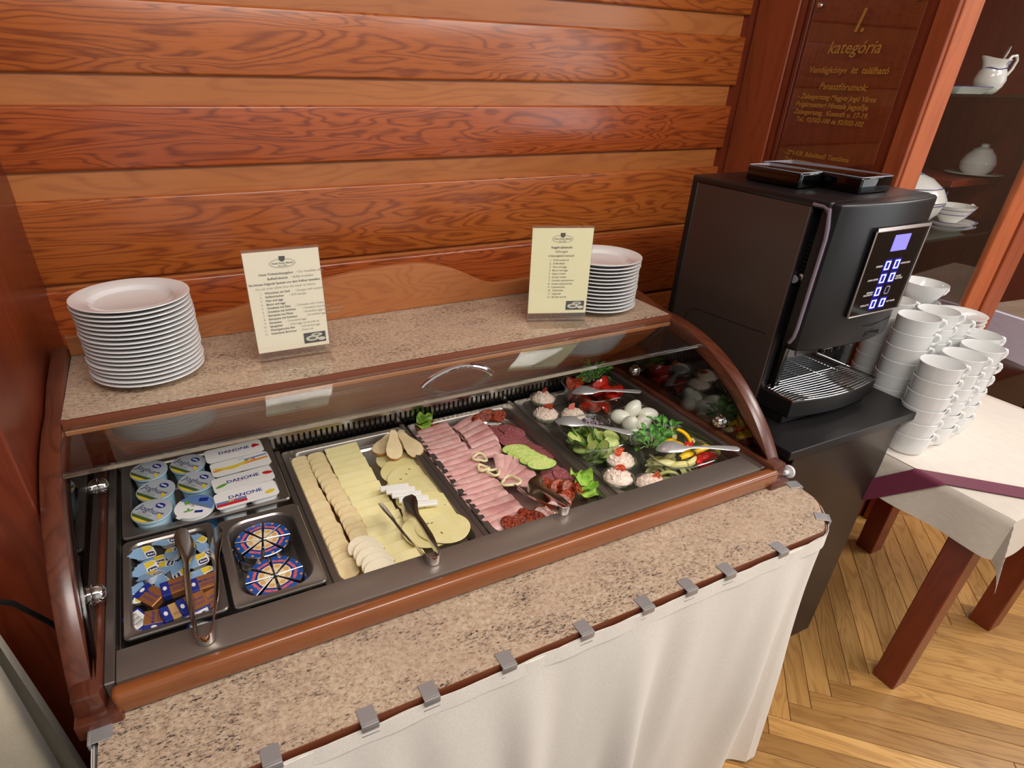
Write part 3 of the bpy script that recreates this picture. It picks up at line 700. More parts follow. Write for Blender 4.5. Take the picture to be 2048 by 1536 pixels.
twin((.249, .375, .8100), .07, 'white fruit yoghurt twin pack with a green leaf and one red fruit', 'plain')
twin((.247, .318, .8080), .05, 'white fruit yoghurt twin pack with a red and blue band and a lemon', 'lemon')

# ================================================================== CREAM PORTIONS AND BUTTER
cr = thing('cream_portion', 'small white cream portion tub with pale blue and yellow foil lid', 'cream', (.050, .234, .838), (0, 0, 0), 'coffee cream portions')
bm = bmesh.new(); secs = [[(x, y, z) for x, y in rrect(w, d, .006, 4)] for w, d, z in ((.024, .018, -.014), (.033, .025, -.002), (.035, .027, 0))]
ob('tub', loft(bm, secs), 'tub_white', cr)
lidp = rrect(.036, .028, .008, 4); lidp = [(x, y) for x, y in lidp]
cl = ob('lid', poly_flat(lidp, .0005, .0002), 'lid_white', cr)
ob('foil_band', poly_flat([(-.018, -.013), (-.002, -.0138), (-.002, .0138), (-.018, .013)], .0002, .0007), 'lid_pale_blue', cl)
ob('tab', poly_flat([(-.017, -.011), (-.026, -.004), (-.030, -.0035), (-.031, 0), (-.030, .0035), (-.026, .004), (-.017, .011)], .0005, .0002), 'lid_pale_blue', cr)
ob('print_flowers', poly_flat([(-.002, .0005), (.013, .003), (.0165, .009), (.010, .0135), (-.002, .0130)], .0002, .0007), 'print_yellow', cl)
ob('badge', poly_flat(rrect(.0155, .0105, .003, 3), .0002, .0008), 'navy', cl, (.0075, -.0065, 0))
ob('lettering', text_mesh('Bebe', .0062, .2, 'CENTER', .0002, .0001), 'lid_white', cl, (.0075, -.0085, .0011))
for x, y, z, a, tx, ty in ((.089, .252, .846, 18, .1, .15), (.095, .207, .850, 80, -.1, .25), (.139, .224, .846, -60, .2, -.1), (.155, .188, .846, -50, -.2, .2), (.049, .186, .842, 15, .3, 0), (.057, .157, .850, 40, -.2, .3),
        (.102, .146, .848, -80, .35, 0), (.142, .129, .842, 20, .2, .1), (.030, .119, .846, -110, .0, .15), (.079, .182, .840, 75, 0, .1), (.135, .161, .850, 10, .15, 0), (.075, .127, .842, -60, .8, .2), (.118, .239, .840, 70, 0, 0), (.062, .212, .834, 0, 0, 0), (.118, .190, .834, 40, 0, 0), (.126, .138, .832, 100, 0, 0)):
    dup(cr, (x, y, z), (tx, ty, math.radians(a)))
cr.rotation_euler = (.366, .265, math.radians(22)); cr.location = (.047, .231, .845)
def butter(face, label, loc, rot, strip, group):
    t = thing('butter_block', label, 'butter', loc, rot, group)
    ob('wrapper', box(-.023, -.016, -.0075, .023, .016, .0075, .0012, 1), 'navy_deep' if face != 'brown' else 'copper_foil', t)
    if face == 'barcode':
        ob('barcode_label', box(-.018, -.012, .0074, .018, .012, .0079), 'lid_white', t)
        b = bmesh.new()
        for k in range(9): bx(b, -.014 + k * .0032, -.008, .0079, -.0125 + k * .0032 - (k % 3) * .0004, .006, .0081)
        ob('barcode', b, 'ink', t)
    else:
        g = 'gold_foil' if face == 'gold' else 'copper_foil'
        ob('foil_face', box(-.010, -.0163, -.0077, .0233, .0163, .0078, .001, 1), g, t)
        ob('lettering', text_mesh('Mokkotti', .0075, .3, 'CENTER', .0001, .0001), 'navy_deep', t, (.004, .0, .0079), (0, 0, -PI / 2 if face == 'gold' else 0))
        ob('badge', poly_flat(ell(.0045, .0032), .0002, .0077), 'lid_white', t, (-.0165, 0, 0), (0, 0, PI / 2))
        for q in (-.006, -.009): ob('print_line', poly_flat([(-.006, q), (.018, q), (.018, q + .0007), (-.006, q + .0007)], .0002, .0079), 'navy_deep', t)
    return t
lb = 'butter block in blue and copper foil lying in the portion pan'
for loc, rot in (((.052, .110, .842), (.205, .106, -.9)), ((.093, .109, .846), (.15, 0, .10)), ((.138, .099, .844), (.102, .054, .12)), ((.115, .059, .842), (.306, .106, .3)), ((.143, .062, .836), (.4, 0, .35)), ((.054, .054, .832), (.1, 0, 1.5))):
    butter('copper', lb, loc, rot, 0, 'copper foil butter blocks')
butter('gold', 'butter block with a pale gold foil face among the darker copper ones', (.089, .054, .840), (.205, .106, .25), 0, 'butter blocks')
butter('barcode', 'dark blue butter block lying with its barcode label up', (.030, .066, .832), (.122, .054, -1.05), 0, 'butter blocks')
butter('barcode', 'dark blue butter block with barcode tucked under the tongs', (.120, .039, .826), (.9, 0, .25), 0, 'butter blocks')

# ================================================================== CHEESE WEDGES
def sector(r0, r1, a0, a1, n=8):
    return [(r1 * math.cos(a0 + (a1 - a0) * k / n), r1 * math.sin(a0 + (a1 - a0) * k / n)) for k in range(n + 1)] + ([(r0 * math.cos(a1 + (a0 - a1) * k / n), r0 * math.sin(a1 + (a0 - a1) * k / n)) for k in range(n + 1)] if r0 > 0 else [(0, 0)])
wd = thing('cheese_wedge', 'foil cheese wedge with blue label in the two round stacks', 'cheese', (0, 0, 0), (0, 0, 0), 'foil cheese wedges')
h8 = PI / 8 - .035
ob('foil', prism(bmesh.new(), sector(0, .051, -h8, h8), 'z', 0, .0205, .001, 1), 'foil', wd)
wl_ = ob('label', poly_flat(sector(.0285, .0495, -h8 + .03, h8 - .03), .0002, .0206), 'wedge_blue', wd)
ob('print_cracker_field', poly_flat(sector(.013, .0295, -h8 + .05, h8 - .05), .0002, .0207), 'print_cream', wl_)
ob('print_cracker', poly_flat(ell(.0048, .0058, 12, .0225, 0), .0002, .0209), 'print_biscuit', wl_)
ob('print_inner', poly_flat(sector(.006, .013, -h8 + .1, h8 - .1), .0002, .0207), 'print_cream', wl_)
ob('lettering', text_mesh('MEDVE', .0072, 0, 'CENTER', .0004, .0001), 'print_salmon', wl_, (.0385, 0, .0208), (0, 0, PI / 2))
ob('print_bear', poly_flat(ell(.0022, .0030, 10), .0002, .0208), 'print_orange', wl_, (.0465, 0, 0))
ob('print_badge', poly_flat(sector(.0292, .0325, -h8 + .12, h8 - .12), .0002, .0208), 'navy_deep', wl_)
first = True
for cx, cy, z0, a0, lean in ((.250, .195, .7905, .05, 0), (.254, .192, .8125, .22, 0), (.260, .077, .7905, .9, 0), (.256, .080, .8125, .42, .0)):
    for k in range(8):
        a = a0 + k * PI / 4; off = .0012 + random.uniform(0, .0012)
        loc = (cx + off * math.cos(a), cy + off * math.sin(a), z0 + random.uniform(0, .0012))
        if first: wd.location = loc; wd.rotation_euler = (0, 0, a); first = False
        else: dup(wd, loc, (random.uniform(-.015, .015), random.uniform(-.02, .02), a))

# ================================================================== CHEESE PLATTER
def blob_outline(rx, ry, n=20, e=2.6, wob=.04, seed=0):
    r = random.Random(seed); p = [r.uniform(0, 6.28) for _ in range(3)]; P = []
    for k in range(n):
        t = 2 * PI * k / n; c, s = math.cos(t), math.sin(t); q = 1 + wob * (math.sin(2 * t + p[0]) + .6 * math.sin(3 * t + p[1]))
        P.append((rx * q * abs(c) ** (2 / e) * (1 if c > 0 else -1), ry * q * abs(s) ** (2 / e) * (1 if s > 0 else -1)))
    return P
def slice_mesh(outline, th, sag=0, rimmat=True):
    bm = bmesh.new(); prism(bm, outline, 'z', 0, th, min(th * .3, .0008), 1)
    if rimmat:
        bm.normal_update()
        for f in bm.faces: f.material_index = 1 if abs(f.normal.z) < .8 else 0
    me = mesh(bm, 'slice', 40); return me
def two(me, a, b):
    me.materials.append(MT[a]); me.materials.append(MT[b]); return me
sm = [two(slice_mesh(blob_outline(.0225, .024, 24, 3.2, .03, s), .0034), 'smoked', 'smoked_rim') for s in range(4)]
def row(me_list, pts, n, rot, label, cat, group, name, m=None, jit=.002, rz=0, zt=0, rj=.1):
    for k in range(n):
        t = k / (n - 1); q = t * (len(pts) - 1); i = min(int(q), len(pts) - 2); u = q - i
        x = pts[i][0] + (pts[i + 1][0] - pts[i][0]) * u; y = pts[i][1] + (pts[i + 1][1] - pts[i][1]) * u; z = pts[i][2] + (pts[i + 1][2] - pts[i][2]) * u
        o = ob(name, random.choice(me_list), m, None, (x + random.uniform(-jit, jit), y + random.uniform(-jit, jit) * .5, z), (rot[0] + random.uniform(-.03, .03), rot[1], rz + random.uniform(-rj, rj)))
        tag(o, label, cat, group)
cz = .785
row(sm, [(.392, .503, cz), (.388, .383, cz), (.393, .212, cz), (.393, .090, cz)], 19, (.27, 0), 'pale smoked cheese slice with brown rind in the double overlapping row', 'cheese slice', 'smoked cheese slices', 'smoked_cheese_slice', rz=.1)
row(sm, [(.433, .501, cz + .002), (.434, .383, cz + .002), (.441, .265, cz + .002), (.441, .169, cz + .002)], 15, (.27, 0), 'pale smoked cheese slice with brown rind in the double overlapping row', 'cheese slice', 'smoked cheese slices', 'smoked_cheese_slice', rz=.1)
gd = [mesh(box(-.043, -.021, 0, .043, .021, .0048, .0010, 1), 'yellow_cheese_slice')]
row(gd, [(.502, .512, cz), (.500, .383, cz), (.502, .233, cz), (.504, .064, cz)], 16, (.30, 0), 'rectangular light yellow cheese slice in the long overlapping row', 'cheese slice', 'yellow cheese slices', 'yellow_cheese_slice', 'gouda', .0015, .03, rj=.03)
rd = [two(slice_mesh(blob_outline(.060, .055, 30, 2.2, .02, s + 9), .0022), 'trappist', 'trappist') for s in range(3)]
rp = [(.622, .421), (.616, .367), (.620, .327), (.607, .291), (.620, .259), (.605, .227), (.615, .190), (.597, .159), (.581, .117), (.607, .111)]
for k, (x, y) in enumerate(rp):
    o = tag(ob('round_cheese_slice', rd[k % 3], None, None, (x, y, .7805 + .0024 * k), (.05, .02, random.uniform(0, 3))), 'large round pale yellow cheese slice with small holes and herbs', 'cheese slice', 'round cheese slices')
    if k in (0, 2, 6, 9):
        for q in range(4): ob('herb_fleck', poly_flat(ell(.003 + .002 * random.random(), .0014, 8), .0006, .0022), 'olive', o, (random.uniform(-.03, .03) + (.02 if k == 9 else 0), random.uniform(-.025, .025), 0), (0, 0, random.uniform(0, 3)))
fm = mesh(box(-.033, -.0075, 0, .033, .0075, .0075, .0012, 1), 'white_cheese_stick')
for x, y, z, a in ((.560, .278, .806, -.22), (.567, .257, .810, -.25), (.573, .235, .8115, -.3), (.582, .214, .810, -.28), (.594, .190, .8095, -.25)):
    tag(ob('white_cheese_stick', fm, 'feta', None, (x, y, z), (.1, 0, a)), 'short white fresh cheese stick on the round yellow slices', 'cheese', 'white cheese sticks')
def half_slice(R, r2, th, n=18):
    P = [(R * math.cos(PI * k / n), R * math.sin(PI * k / n)) for k in range(n + 1)] + [(R * math.cos(PI * k / n), -r2 * math.sin(PI * k / n)) for k in range(n - 1, 0, -1)]
    return slice_mesh(P, th)
apm = two(half_slice(.034, .005, .004), 'apple', 'apple_skin')
for k, (x, y) in enumerate(((.436, .129), (.441, .106), (.440, .083), (.444, .059), (.442, .037))):
    tag(ob('apple_slice', apm, None, None, (x, y - .012, .799 + .003 * k), (.18, 0, .22 - .05 * k)), 'thin crescent apple slice fanned out over the cheese', 'apple slice', 'apple slices')
pp = [(0, .052), (.007, .050), (.011, .040), (.013, .024), (.019, .006), (.022, -.012), (.019, -.028), (.010, -.036), (0, -.038)]
pp = pp + [(-x, y) for x, y in pp[-2:0:-1]]
prm = two(slice_mesh([(x, y) for x, y in pp], .007), 'pear', 'pear_skin')
for x, y, z, r in ((.600, .479, .795, (.105, .106, -.75)), (.618, .443, .808, (.461, .159, -.25)), (.664, .432, .806, (.35, -.45, .12)), (.647, .483, .792, (.1, 0, -.5))):
    tag(ob('pear_slice', prm, None, None, (x, y, z), r), 'pear slice with brown skin leaning at the top of the cheese platter', 'pear slice', 'pear slices')

# ================================================================== TONGS
def tongs(end, tip1, tip2, label, ht=.020, leaf=.038):
    """V-shaped steel tongs; end = bend, tips in world coordinates (strip stands on edge)"""
    E_, A, C_ = Vector(end), Vector(tip1), Vector(tip2); t = thing('serving_tongs', label, 'tongs', end, (0, 0, 0), 'serving tongs')
    mid = ((A + C_) / 2 - E_).normalized(); side = Vector((mid.y, -mid.x, 0)).normalized(); rb = .013
    def ribbon(pts, hs, th=.0012, bow=.0035, roll=0):
        bm = bmesh.new(); secs = []
        N = len(pts)
        for i, p in enumerate(pts):
            tg = (pts[min(i + 1, N - 1)] - pts[max(i - 1, 0)]).normalized(); s = Vector((tg.y, -tg.x, 0)).normalized(); h = hs[i]; rl = roll * min(1, i / 4); u_ = Vector((0, 0, math.cos(rl))) + s * math.sin(rl); s = s * math.cos(rl) - Vector((0, 0, math.sin(rl)))
            out = [p + s * (th / 2 + bow * (1 - (v / 3) ** 2)) + u_ * (h / 2 * v / 3) for v in range(-3, 4)]; inn = [p + s * (-th / 2 + bow * (1 - (v / 3) ** 2)) + u_ * (h / 2 * v / 3) for v in range(3, -4, -1)]
            secs.append(out + inn)
        return loft(bm, secs)
    s1 = 1 if (A - E_).dot(side) > (C_ - E_).dot(side) else -1
    bend = [Vector((0, 0, 0)) + mid * (rb - rb * math.cos(a)) + side * (rb * math.sin(a)) for a in [(-PI / 2 + PI * k / 12) for k in range(13)]]
    bm = ribbon(bend, [ht] * 13, .0012, .0005); ob('bend', bm, 'chrome', t)
    for tip, sg_ in ((A, s1), (C_, -s1)):
        st = mid * rb + side * rb * sg_; en = tip - E_; pts = []; hs = []
        for k in range(15):
            u = k / 14; p = st.lerp(en, u) + side * sg_ * .004 * math.sin(PI * u); pts.append(p); hs.append(ht * (1 - .45 * u) if u < .68 else ht * .62 + leaf * math.sin(PI * (u - .68) / .36) * (1 if u < .99 else .3))
        ob('arm', ribbon(pts, hs, .0012, .0030 * -sg_, .62 * sg_), 'steel', t)
    return t
tongs((.128, -.052, .8620), (.123, .225, .878), (.176, .203, .878), 'steel tongs resting across the pan of cream and butter portions')
tongs((.528, -.039, .8620), (.498, .178, .850), (.549, .182, .846), 'steel tongs resting on the cheese slices')
tongs((.834, -.017, .8620), (.835, .135, .838), (.798, .133, .834), 'steel tongs resting on the ham and sausage')

# ================================================================== HAM PLATTER
def ham_roll(Lr, w, h, seed, cone=1.0):
    r = random.Random(seed); bm = bmesh.new(); prof = []
    N = 20
    for k in range(N + 1):
        t = k / N; a = PI * (.1 + 2.35 * t); q = 1 - .36 * t
        prof.append((q * w / 2 * math.cos(a), q * h / 2 * math.sin(a) + .0))
    secs = []
    M_ = 9; ph = r.uniform(0, 6)
    for j in range(M_ + 1):
        s = j / M_; x = (s - .5) * Lr; sc = 1 + .10 * math.sin(5 * s + ph) ; wob = .0012 * math.sin(9 * s + ph); cs = cone + (1 - cone) * s
        secs.append([(x, y * sc * cs + wob, z * cs + h / 2 * cs) for y, z in prof])
    th = .0016; out = [];
    for sct in secs:
        o = []; n = len(sct)
        for i, (x, y, z) in enumerate(sct):
            a = sct[max(i - 1, 0)]; b = sct[min(i + 1, n - 1)]; ty, tz = b[1] - a[1], b[2] - a[2]; q = math.hypot(ty, tz) or 1
            o.append((x, y - tz / q * th, z + ty / q * th))
        out.append(list(sct) + o[::-1])
    return mesh(loft(bm, out), 'ham_slice', 60)
hz = .7795
hl = [ham_roll(.106, .033, .021, s) for s in range(4)]
N = 21
for k in range(N):
    t = k / (N - 1); x = .747 - .004 * t + .012 * max(0, t - .6); y = .508 - .428 * t
    tag(ob('ham_slice', hl[k % 4], 'ham_pale' if k % 3 else 'ham', None, (x + random.uniform(-.003, .003), y, hz), (.25, random.uniform(-.03, .03), .10 + random.uniform(-.05, .05))), 'folded pink ham slice in the long overlapping row', 'ham slice', 'ham slices in the long row')
hs_ = [ham_roll(.082, .036, .024, s + 10, .8) for s in range(3)]
for k, (x, y, a) in enumerate(((.845, .503, .35), (.851, .478, .3), (.853, .452, .22), (.851, .424, .16), (.848, .396, .10), (.839, .368, .06), (.831, .342, .02))):
    tag(ob('ham_slice', hs_[k % 3], 'ham', None, (x, y, hz + .001), (.2, 0, a)), 'crumpled pink ham slice in the short middle row', 'ham slice', 'ham slices in the middle row')
fan = [ham_roll(.080, .042, .016, s + 20, .45) for s in range(3)]
for k, a in enumerate((-.35, -.05, .25, .55, .85, 1.15, -.75)):
    tag(ob('ham_slice', fan[k % 3], 'ham' if k % 2 else 'ham_pale', None, (.816 + .036 * math.cos(a), .214 + .050 * math.sin(a), hz + .010 + .0015 * k), (.1, -.12, a)), 'ham slice fanned out beside the pepper rings', 'ham slice', 'fanned ham slices')
sal = [two(slice_mesh(blob_outline(.030, .028, 22, 2.1, .03, s + 40), .0018), 'salami', 'salami_rim') for s in range(3)]
sp = [(.927, .454), (.959, .446), (.920, .421), (.961, .416), (.927, .388), (.967, .378), (.929, .356), (.969, .338), (.932, .324), (.974, .291), (.951, .259), (.974, .238), (.951, .212), (.971, .190), (.933, .182)]
for k, (x, y) in enumerate(sp):
    tag(ob('salami_slice', sal[k % 3], None, None, (x, y, .7768 + .0012 * (k % 5)), (.10, random.uniform(-.05, .05), random.uniform(0, 3))), 'thin mauve salami slice in the overlapping row by the divider', 'salami slice', 'salami slices')
def cuke_slice(rx, ry, th, name='cucumber_slice'):
    bm = bmesh.new(); prism(bm, ell(rx, ry, 26), 'z', 0, th, .0005, 1); bm.normal_update()
    for f in bm.faces: f.material_index = 1 if abs(f.normal.z) < .8 else 0
    return two(mesh(bm, name, 40), 'cuke', 'cuke_skin'), poly_flat(ell(rx * .62, ry * .62, 18), .0002, th)
cme, cc = cuke_slice(.037, .0185, .006); ccm = mesh(cc, 'seed_core')
for k, (x, y) in enumerate(((.902, .310), (.903, .284), (.905, .259), (.909, .235), (.914, .207))):
    t = tag(ob('cucumber_slice', cme, None, None, (x, y, .801 + .004 * k), (.30, 0, -.35 + .02 * k)), 'long oval cucumber slice fanned on the salami', 'cucumber', 'fanned cucumber slices')
    ob('seed_core', ccm, 'cuke_core', t)
sau = []
for s in range(4):
    bm = bmesh.new(); r = random.Random(s); secs = []
    for j in range(5):
        z = (j / 4 - .5) * .013; q = 1 - .12 * abs(j - 2) / 2
        secs.append([(x * q, y * q, z) for x, y in blob_outline(.0270, .0172, 20, 2.2, .07, s + 60)])
    loft(bm, secs); sau.append(mesh(bm, 'sausage_slice', 60))
def saus(L_, label, group):
    for k, (x, y, z, r) in enumerate(L_):
        tag(ob('sausage_slice', sau[k % 4], 'sausage', None, (x, y, z), r), label, 'sausage', group)
saus([(.893, .507, .795, (.921, .212, .5)), (.925, .512, .798, (1.0, -.3, -.4)), (.954, .499, .795, (.810, .106, .2))], 'dark red dried sausage slice at the back of the meat platter', 'sausage slices at the back')
saus([(.895, .159, .797, (.727, .318, .3)), (.918, .135, .800, (.9, 0, .0)), (.937, .117, .803, (.829, .318, -.3)), (.960, .104, .803, (.921, .212, .5)), (.889, .119, .795, (.616, .212, 1)), (.892, .087, .797, (.8, 0, -.4)), (.914, .096, .795, (.5, 0, .2))], 'dark red dried sausage slice heaped beside the lettuce leaf', 'sausage slices by the lettuce')
saus([(.725, .033, .792, (.6, 0, .3)), (.749, .059, .798, (.931, .318, -.6)), (.769, .054, .799, (.921, .212, -.8)), (.790, .064, .799, (.921, .212, -1.0)), (.807, .054, .799, (.910, .106, -.9)), (.831, .060, .797, (.810, .106, -.7)), (.853, .071, .795, (.7, 0, .4)), (.944, .037, .789, (.4, 0, .3))], 'dark red dried sausage slice along the front of the meat platter', 'sausage slices along the front')
saus([(.731, .527, .787, (.6, 0, .4)), (.761, .533, .788, (.6, 0, 0))], 'dark red dried sausage slice tucked under the lettuce behind the ham', 'sausage slices under the lettuce')
for x, y, z, s in ((.800, .314, .806, 1.0), (.812, .180, .817, 1.25), (.800, .241, .808, .9), (.786, .270, .806, .8)):
    pts = [(s * .0165 * math.cos(t) * (1 + .16 * math.sin(3 * t)), s * .0165 * math.sin(t) * (1 + .16 * math.sin(3 * t)), .0012 * math.sin(2 * t)) for t in [2 * PI * k / 30 for k in range(30)]]
    tag(ob('pepper_ring', tube(bmesh.new(), pts, .0034, 8, closed=True), 'pepper_ring', None, (x, y, z), (.1, .1, random.uniform(0, 3))), 'pale green-white pepper ring garnish on the ham', 'pepper ring', 'pepper rings on the ham')
def leaf_sheet(w, l, ruff, seed, curl=.5):
    r = random.Random(seed); p = [r.uniform(0, 6) for _ in range(4)]
    def f(u, v):
        x = (u - .5) * 2; q = math.sin(PI * min(1, .12 + .88 * v) ** .8) ** .5 if v < 1 else 0
        wv = w * (.35 + .65 * math.sin(PI * (.08 + .80 * v)))
        return (x * wv / 2, (v - .5) * l, ruff * (abs(x) ** 1.5) * math.sin(9 * v + p[0] + 2 * x) + curl * .02 * (x * x) + .012 * curl * math.sin(PI * v))
    return sheet(bmesh.new(), f, 12, 16, .0007)
def lettuce(loc, rot, label, n, sz):
    t = thing('lettuce_leaf', label, 'lettuce', loc, rot)
    for k in range(n): ob('leaf', leaf_sheet(sz * .9, sz, .007, k * 3 + int(loc[0] * 100), .6), 'lettuce', t, (.012 * (k - 1), .006 * k, .004 * k), (.25 * k - .2, .3 * (k - 1), .9 * k))
    return t
lettuce((.749, .544, .792), (.15, 0, .5), 'bright green lettuce leaves tucked behind the ham at the back of the platter', 3, .046)
lettuce((.977, .111, .797), (.35, -.2, 1.2), 'bright green lettuce leaf standing at the front of the meat platter beside the salami', 3, .058)

# ================================================================== GLASS BOWLS
def bowl_mesh(a, b, h, wall=.0028, e=3.4, n=44):
    def ring(s, z, o=0):
        R = []
        for k in range(n):
            t = 2 * PI * k / n; c, q = math.cos(t), math.sin(t)
            R.append(((a * s - o) * abs(c) ** (2 / e) * (1 if c > 0 else -1), (b * s - o) * abs(q) ** (2 / e) * (1 if q > 0 else -1), z))
        return R
    secs = [ring(.05, 0), ring(.66, 0), ring(.73, .003), ring(.80, h * .28), ring(.90, h * .66), ring(.965, h * .9), ring(.99, h * .97), ring(1.0, h), ring(1.0, h, wall), ring(.965, h * .9, wall), ring(.90, h * .66, wall), ring(.80, h * .28, wall), ring(.72, .006, wall), ring(.05, .0045)]
    return loft(bmesh.new(), secs)
ZB = .776
def bowl(x, y, a, b, h, label):
    t = thing('glass_bowl', label, 'bowl', (x, y, ZB), group='glass salad bowls'); ob('body', bowl_mesh(a, b, h), 'glass_bowl', t)
    rp = [(a * abs(math.cos(q)) ** (2 / 3.4) * (1 if math.cos(q) > 0 else -1) * .987, b * abs(math.sin(q)) ** (2 / 3.4) * (1 if math.sin(q) > 0 else -1) * .987, h) for q in [2 * PI * (k + .5) / 60 for k in range(60)]]
    ob('rim', tube(bmesh.new(), rp, .0021, 6, closed=True), 'glass_rim', t); ob('foot_ring', tube(bmesh.new(), [(x * .69, y * .69, .0025) for x, y, z in rp], .0022, 6, closed=True), 'glass_rim', t); return t
bowl(1.252, .464, .080, .092, .070, 'square glass bowl of tomato wedges')
bowl(1.094, .248, .076, .086, .070, 'square glass bowl of sliced cucumber')
bowl(1.266, .277, .074, .068, .055, 'square glass bowl of peeled boiled eggs')
bowl(1.243, .106, .096, .094, .070, 'large square glass bowl of pepper strips and lamb\'s lettuce')
# tomato wedges
def tomato_wedge(Rt=.031, da=.62):
    bm = bmesh.new(); n, m_ = 8, 8; V = []
    for i in range(n + 1):
        a = -da + 2 * da * i / n; V.append([bm.verts.new((Rt * math.sin(PI * j / m_) * math.cos(a), Rt * math.sin(PI * j / m_) * math.sin(a), Rt * .86 * math.cos(PI * j / m_))) for j in range(m_ + 1)])
    for i in range(n):
        for j in range(m_): bm.faces.new((V[i][j], V[i][j + 1], V[i + 1][j + 1], V[i + 1][j]))
    for row_, fl in ((V[0], 1), (V[-1], 1)):
        c = bm.verts.new((.0, 0, 0)); cen = Vector((sum(v.co.x for v in row_) / len(row_) * .55, sum(v.co.y for v in row_) / len(row_) * .55, 0)); c2 = bm.verts.new(cen)
        inner = [bm.verts.new(v.co * .78 + cen * .12) for v in row_]
        for j in range(m_):
            f = bm.faces.new((row_[j], row_[j + 1], inner[j + 1], inner[j])); f.material_index = 1
            f = bm.faces.new((inner[j], inner[j + 1], c2)); f.material_index = 2
        f = bm.faces.new((c, inner[0], c2)); f.material_index = 1
        f = bm.faces.new((c, c2, inner[-1])); f.material_index = 1
        f = bm.faces.new((c, row_[0], inner[0])); f.material_index = 1
        f = bm.faces.new((c, inner[-1], row_[-1])); f.material_index = 1
    bmesh.ops.remove_doubles(bm, verts=bm.verts, dist=.00005)
    me = mesh(bm, 'tomato_wedge', 40)
    for q in ('tomato_skin', 'tomato_flesh', 'tomato_seed'): me.materials.append(MT[q])
    return me
tw = [tomato_wedge(.029, .70), tomato_wedge(.027, .55)]
rt = random.Random(5)
for k, (x, y, z) in enumerate(((1.197, .413, .800), (1.237, .399, .802), (1.281, .410, .802), (1.211, .448, .802), (1.257, .446, .804), (1.300, .454, .804), (1.211, .494, .804), (1.258, .498, .804), (1.304, .505, .804),
        (1.216, .403, .826), (1.275, .396, .824), (1.203, .470, .830), (1.302, .426, .828), (1.312, .413, .832), (1.217, .516, .846), (1.241, .525, .852), (1.266, .435, .836))):
    tag(ob('tomato_wedge', tw[k % 2], None, None, (x, y, z), (rt.uniform(0, 6), rt.uniform(0, 6), rt.uniform(0, 6))), 'red tomato wedge in the glass bowl of tomatoes', 'tomato', 'tomato wedges in the bowl')
tag(ob('tomato_wedge', tomato_wedge(.042, 1.1), None, None, (1.259, .470, .850), (1.129, .265, -.95)), 'big halved tomato piece standing cut side up on the tomato bowl', 'tomato')
def sprig(loc, n, sp, label, seed, lsz=.016):
    r = random.Random(seed); t = thing('lamb_lettuce_sprig', label, 'lettuce', loc)
    st = bmesh.new(); lf = bmesh.new()
    me = mesh(sheet(bmesh.new(), lambda u, v: ((u - .5) * lsz * .62 * math.sin(PI * (.1 + .86 * v)) ** .7 * 1.0, v * lsz, .0035 * math.sin(PI * v) + .0035 * (abs(u - .5) * 2) ** 2), 6, 8, .0005), 'leaf', 60)
    for k in range(n):
        a = 2 * PI * k / n + r.uniform(-.3, .3); d = sp * r.uniform(.3, 1); zt = r.uniform(.0, .026); c = Vector((math.cos(a) * d, math.sin(a) * d, zt)); b0 = Vector((math.cos(a) * d * .3, math.sin(a) * d * .3, -.006))
        tube(st, [b0, (b0 + c) / 2 + Vector((0, 0, .006)), c], .0009, 5)
        ob('leaf', me, 'lamb_leaf', t, c, (r.uniform(-.2, .9), r.uniform(-.5, .5), a - PI / 2 + r.uniform(-.6, .6)))
    ob('stems', st, 'leaf_stem', t); return t
sprig((1.285, .501, .862), 26, .042, 'tuft of small green leaves on top of the tomato wedges', 2, .020)
sprig((1.247, .487, .856), 8, .025, 'loose stalk of small green leaves beside the big tomato piece', 12, .018)
sprig((1.208, .150, .834), 26, .046, 'leafy tuft of lamb\'s lettuce in the corner of the pepper bowl', 4, .022)
sprig((1.271, .174, .836), 18, .040, 'lamb\'s lettuce leaves behind the yellow pepper strips', 6, .020)
# spoons
def spoon(a, b, label, up=.0):
    A, C_ = Vector(a), Vector(b); d = (C_ - A); Ls = d.length; bm = bmesh.new(); secs = []
    st = [(0, .001, .0006, .000), (.03, .011, .003, .002), (.08, .0175, .005, .005), (.16, .0215, .0065, .0075), (.24, .0205, .006, .007), (.31, .0155, .0045, .005), (.36, .0085, .003, .004), (.40, .0048, .0026, .0045), (.50, .0042, .002, .006), (.65, .0055, .0018, .006), (.82, .0082, .0017, .004), (.93, .0092, .0016, .002), (.98, .0078, .0014, .001), (1, .003, .001, .001)]
    for s, wd_, th, z in st:
        wd_ *= 1.22; th *= 1.3
        secs.append([(s * Ls, wd_ * math.cos(2 * PI * k / 16), z + (th * math.sin(2 * PI * k / 16) if math.sin(2 * PI * k / 16) > 0 else th * .35 * math.sin(2 * PI * k / 16))) for k in range(16)])
    o = ob('serving_spoon', loft(bm, secs), 'spoon_steel', None, a, (0, -math.asin(d.z / Ls), math.atan2(d.y, d.x)), smooth=70)
    return tag(o, label, 'spoon', 'serving spoons')
spoon((1.165, .452, .848), (1.326, .343, .868), 'steel spoon lying across the tomato bowl')
spoon((1.029, .328, .850), (1.151, .169, .868), 'steel spoon lying across the cucumber bowl')
spoon((1.171, .100, .856), (1.337, -.004, .874), 'steel spoon lying across the pepper bowl')
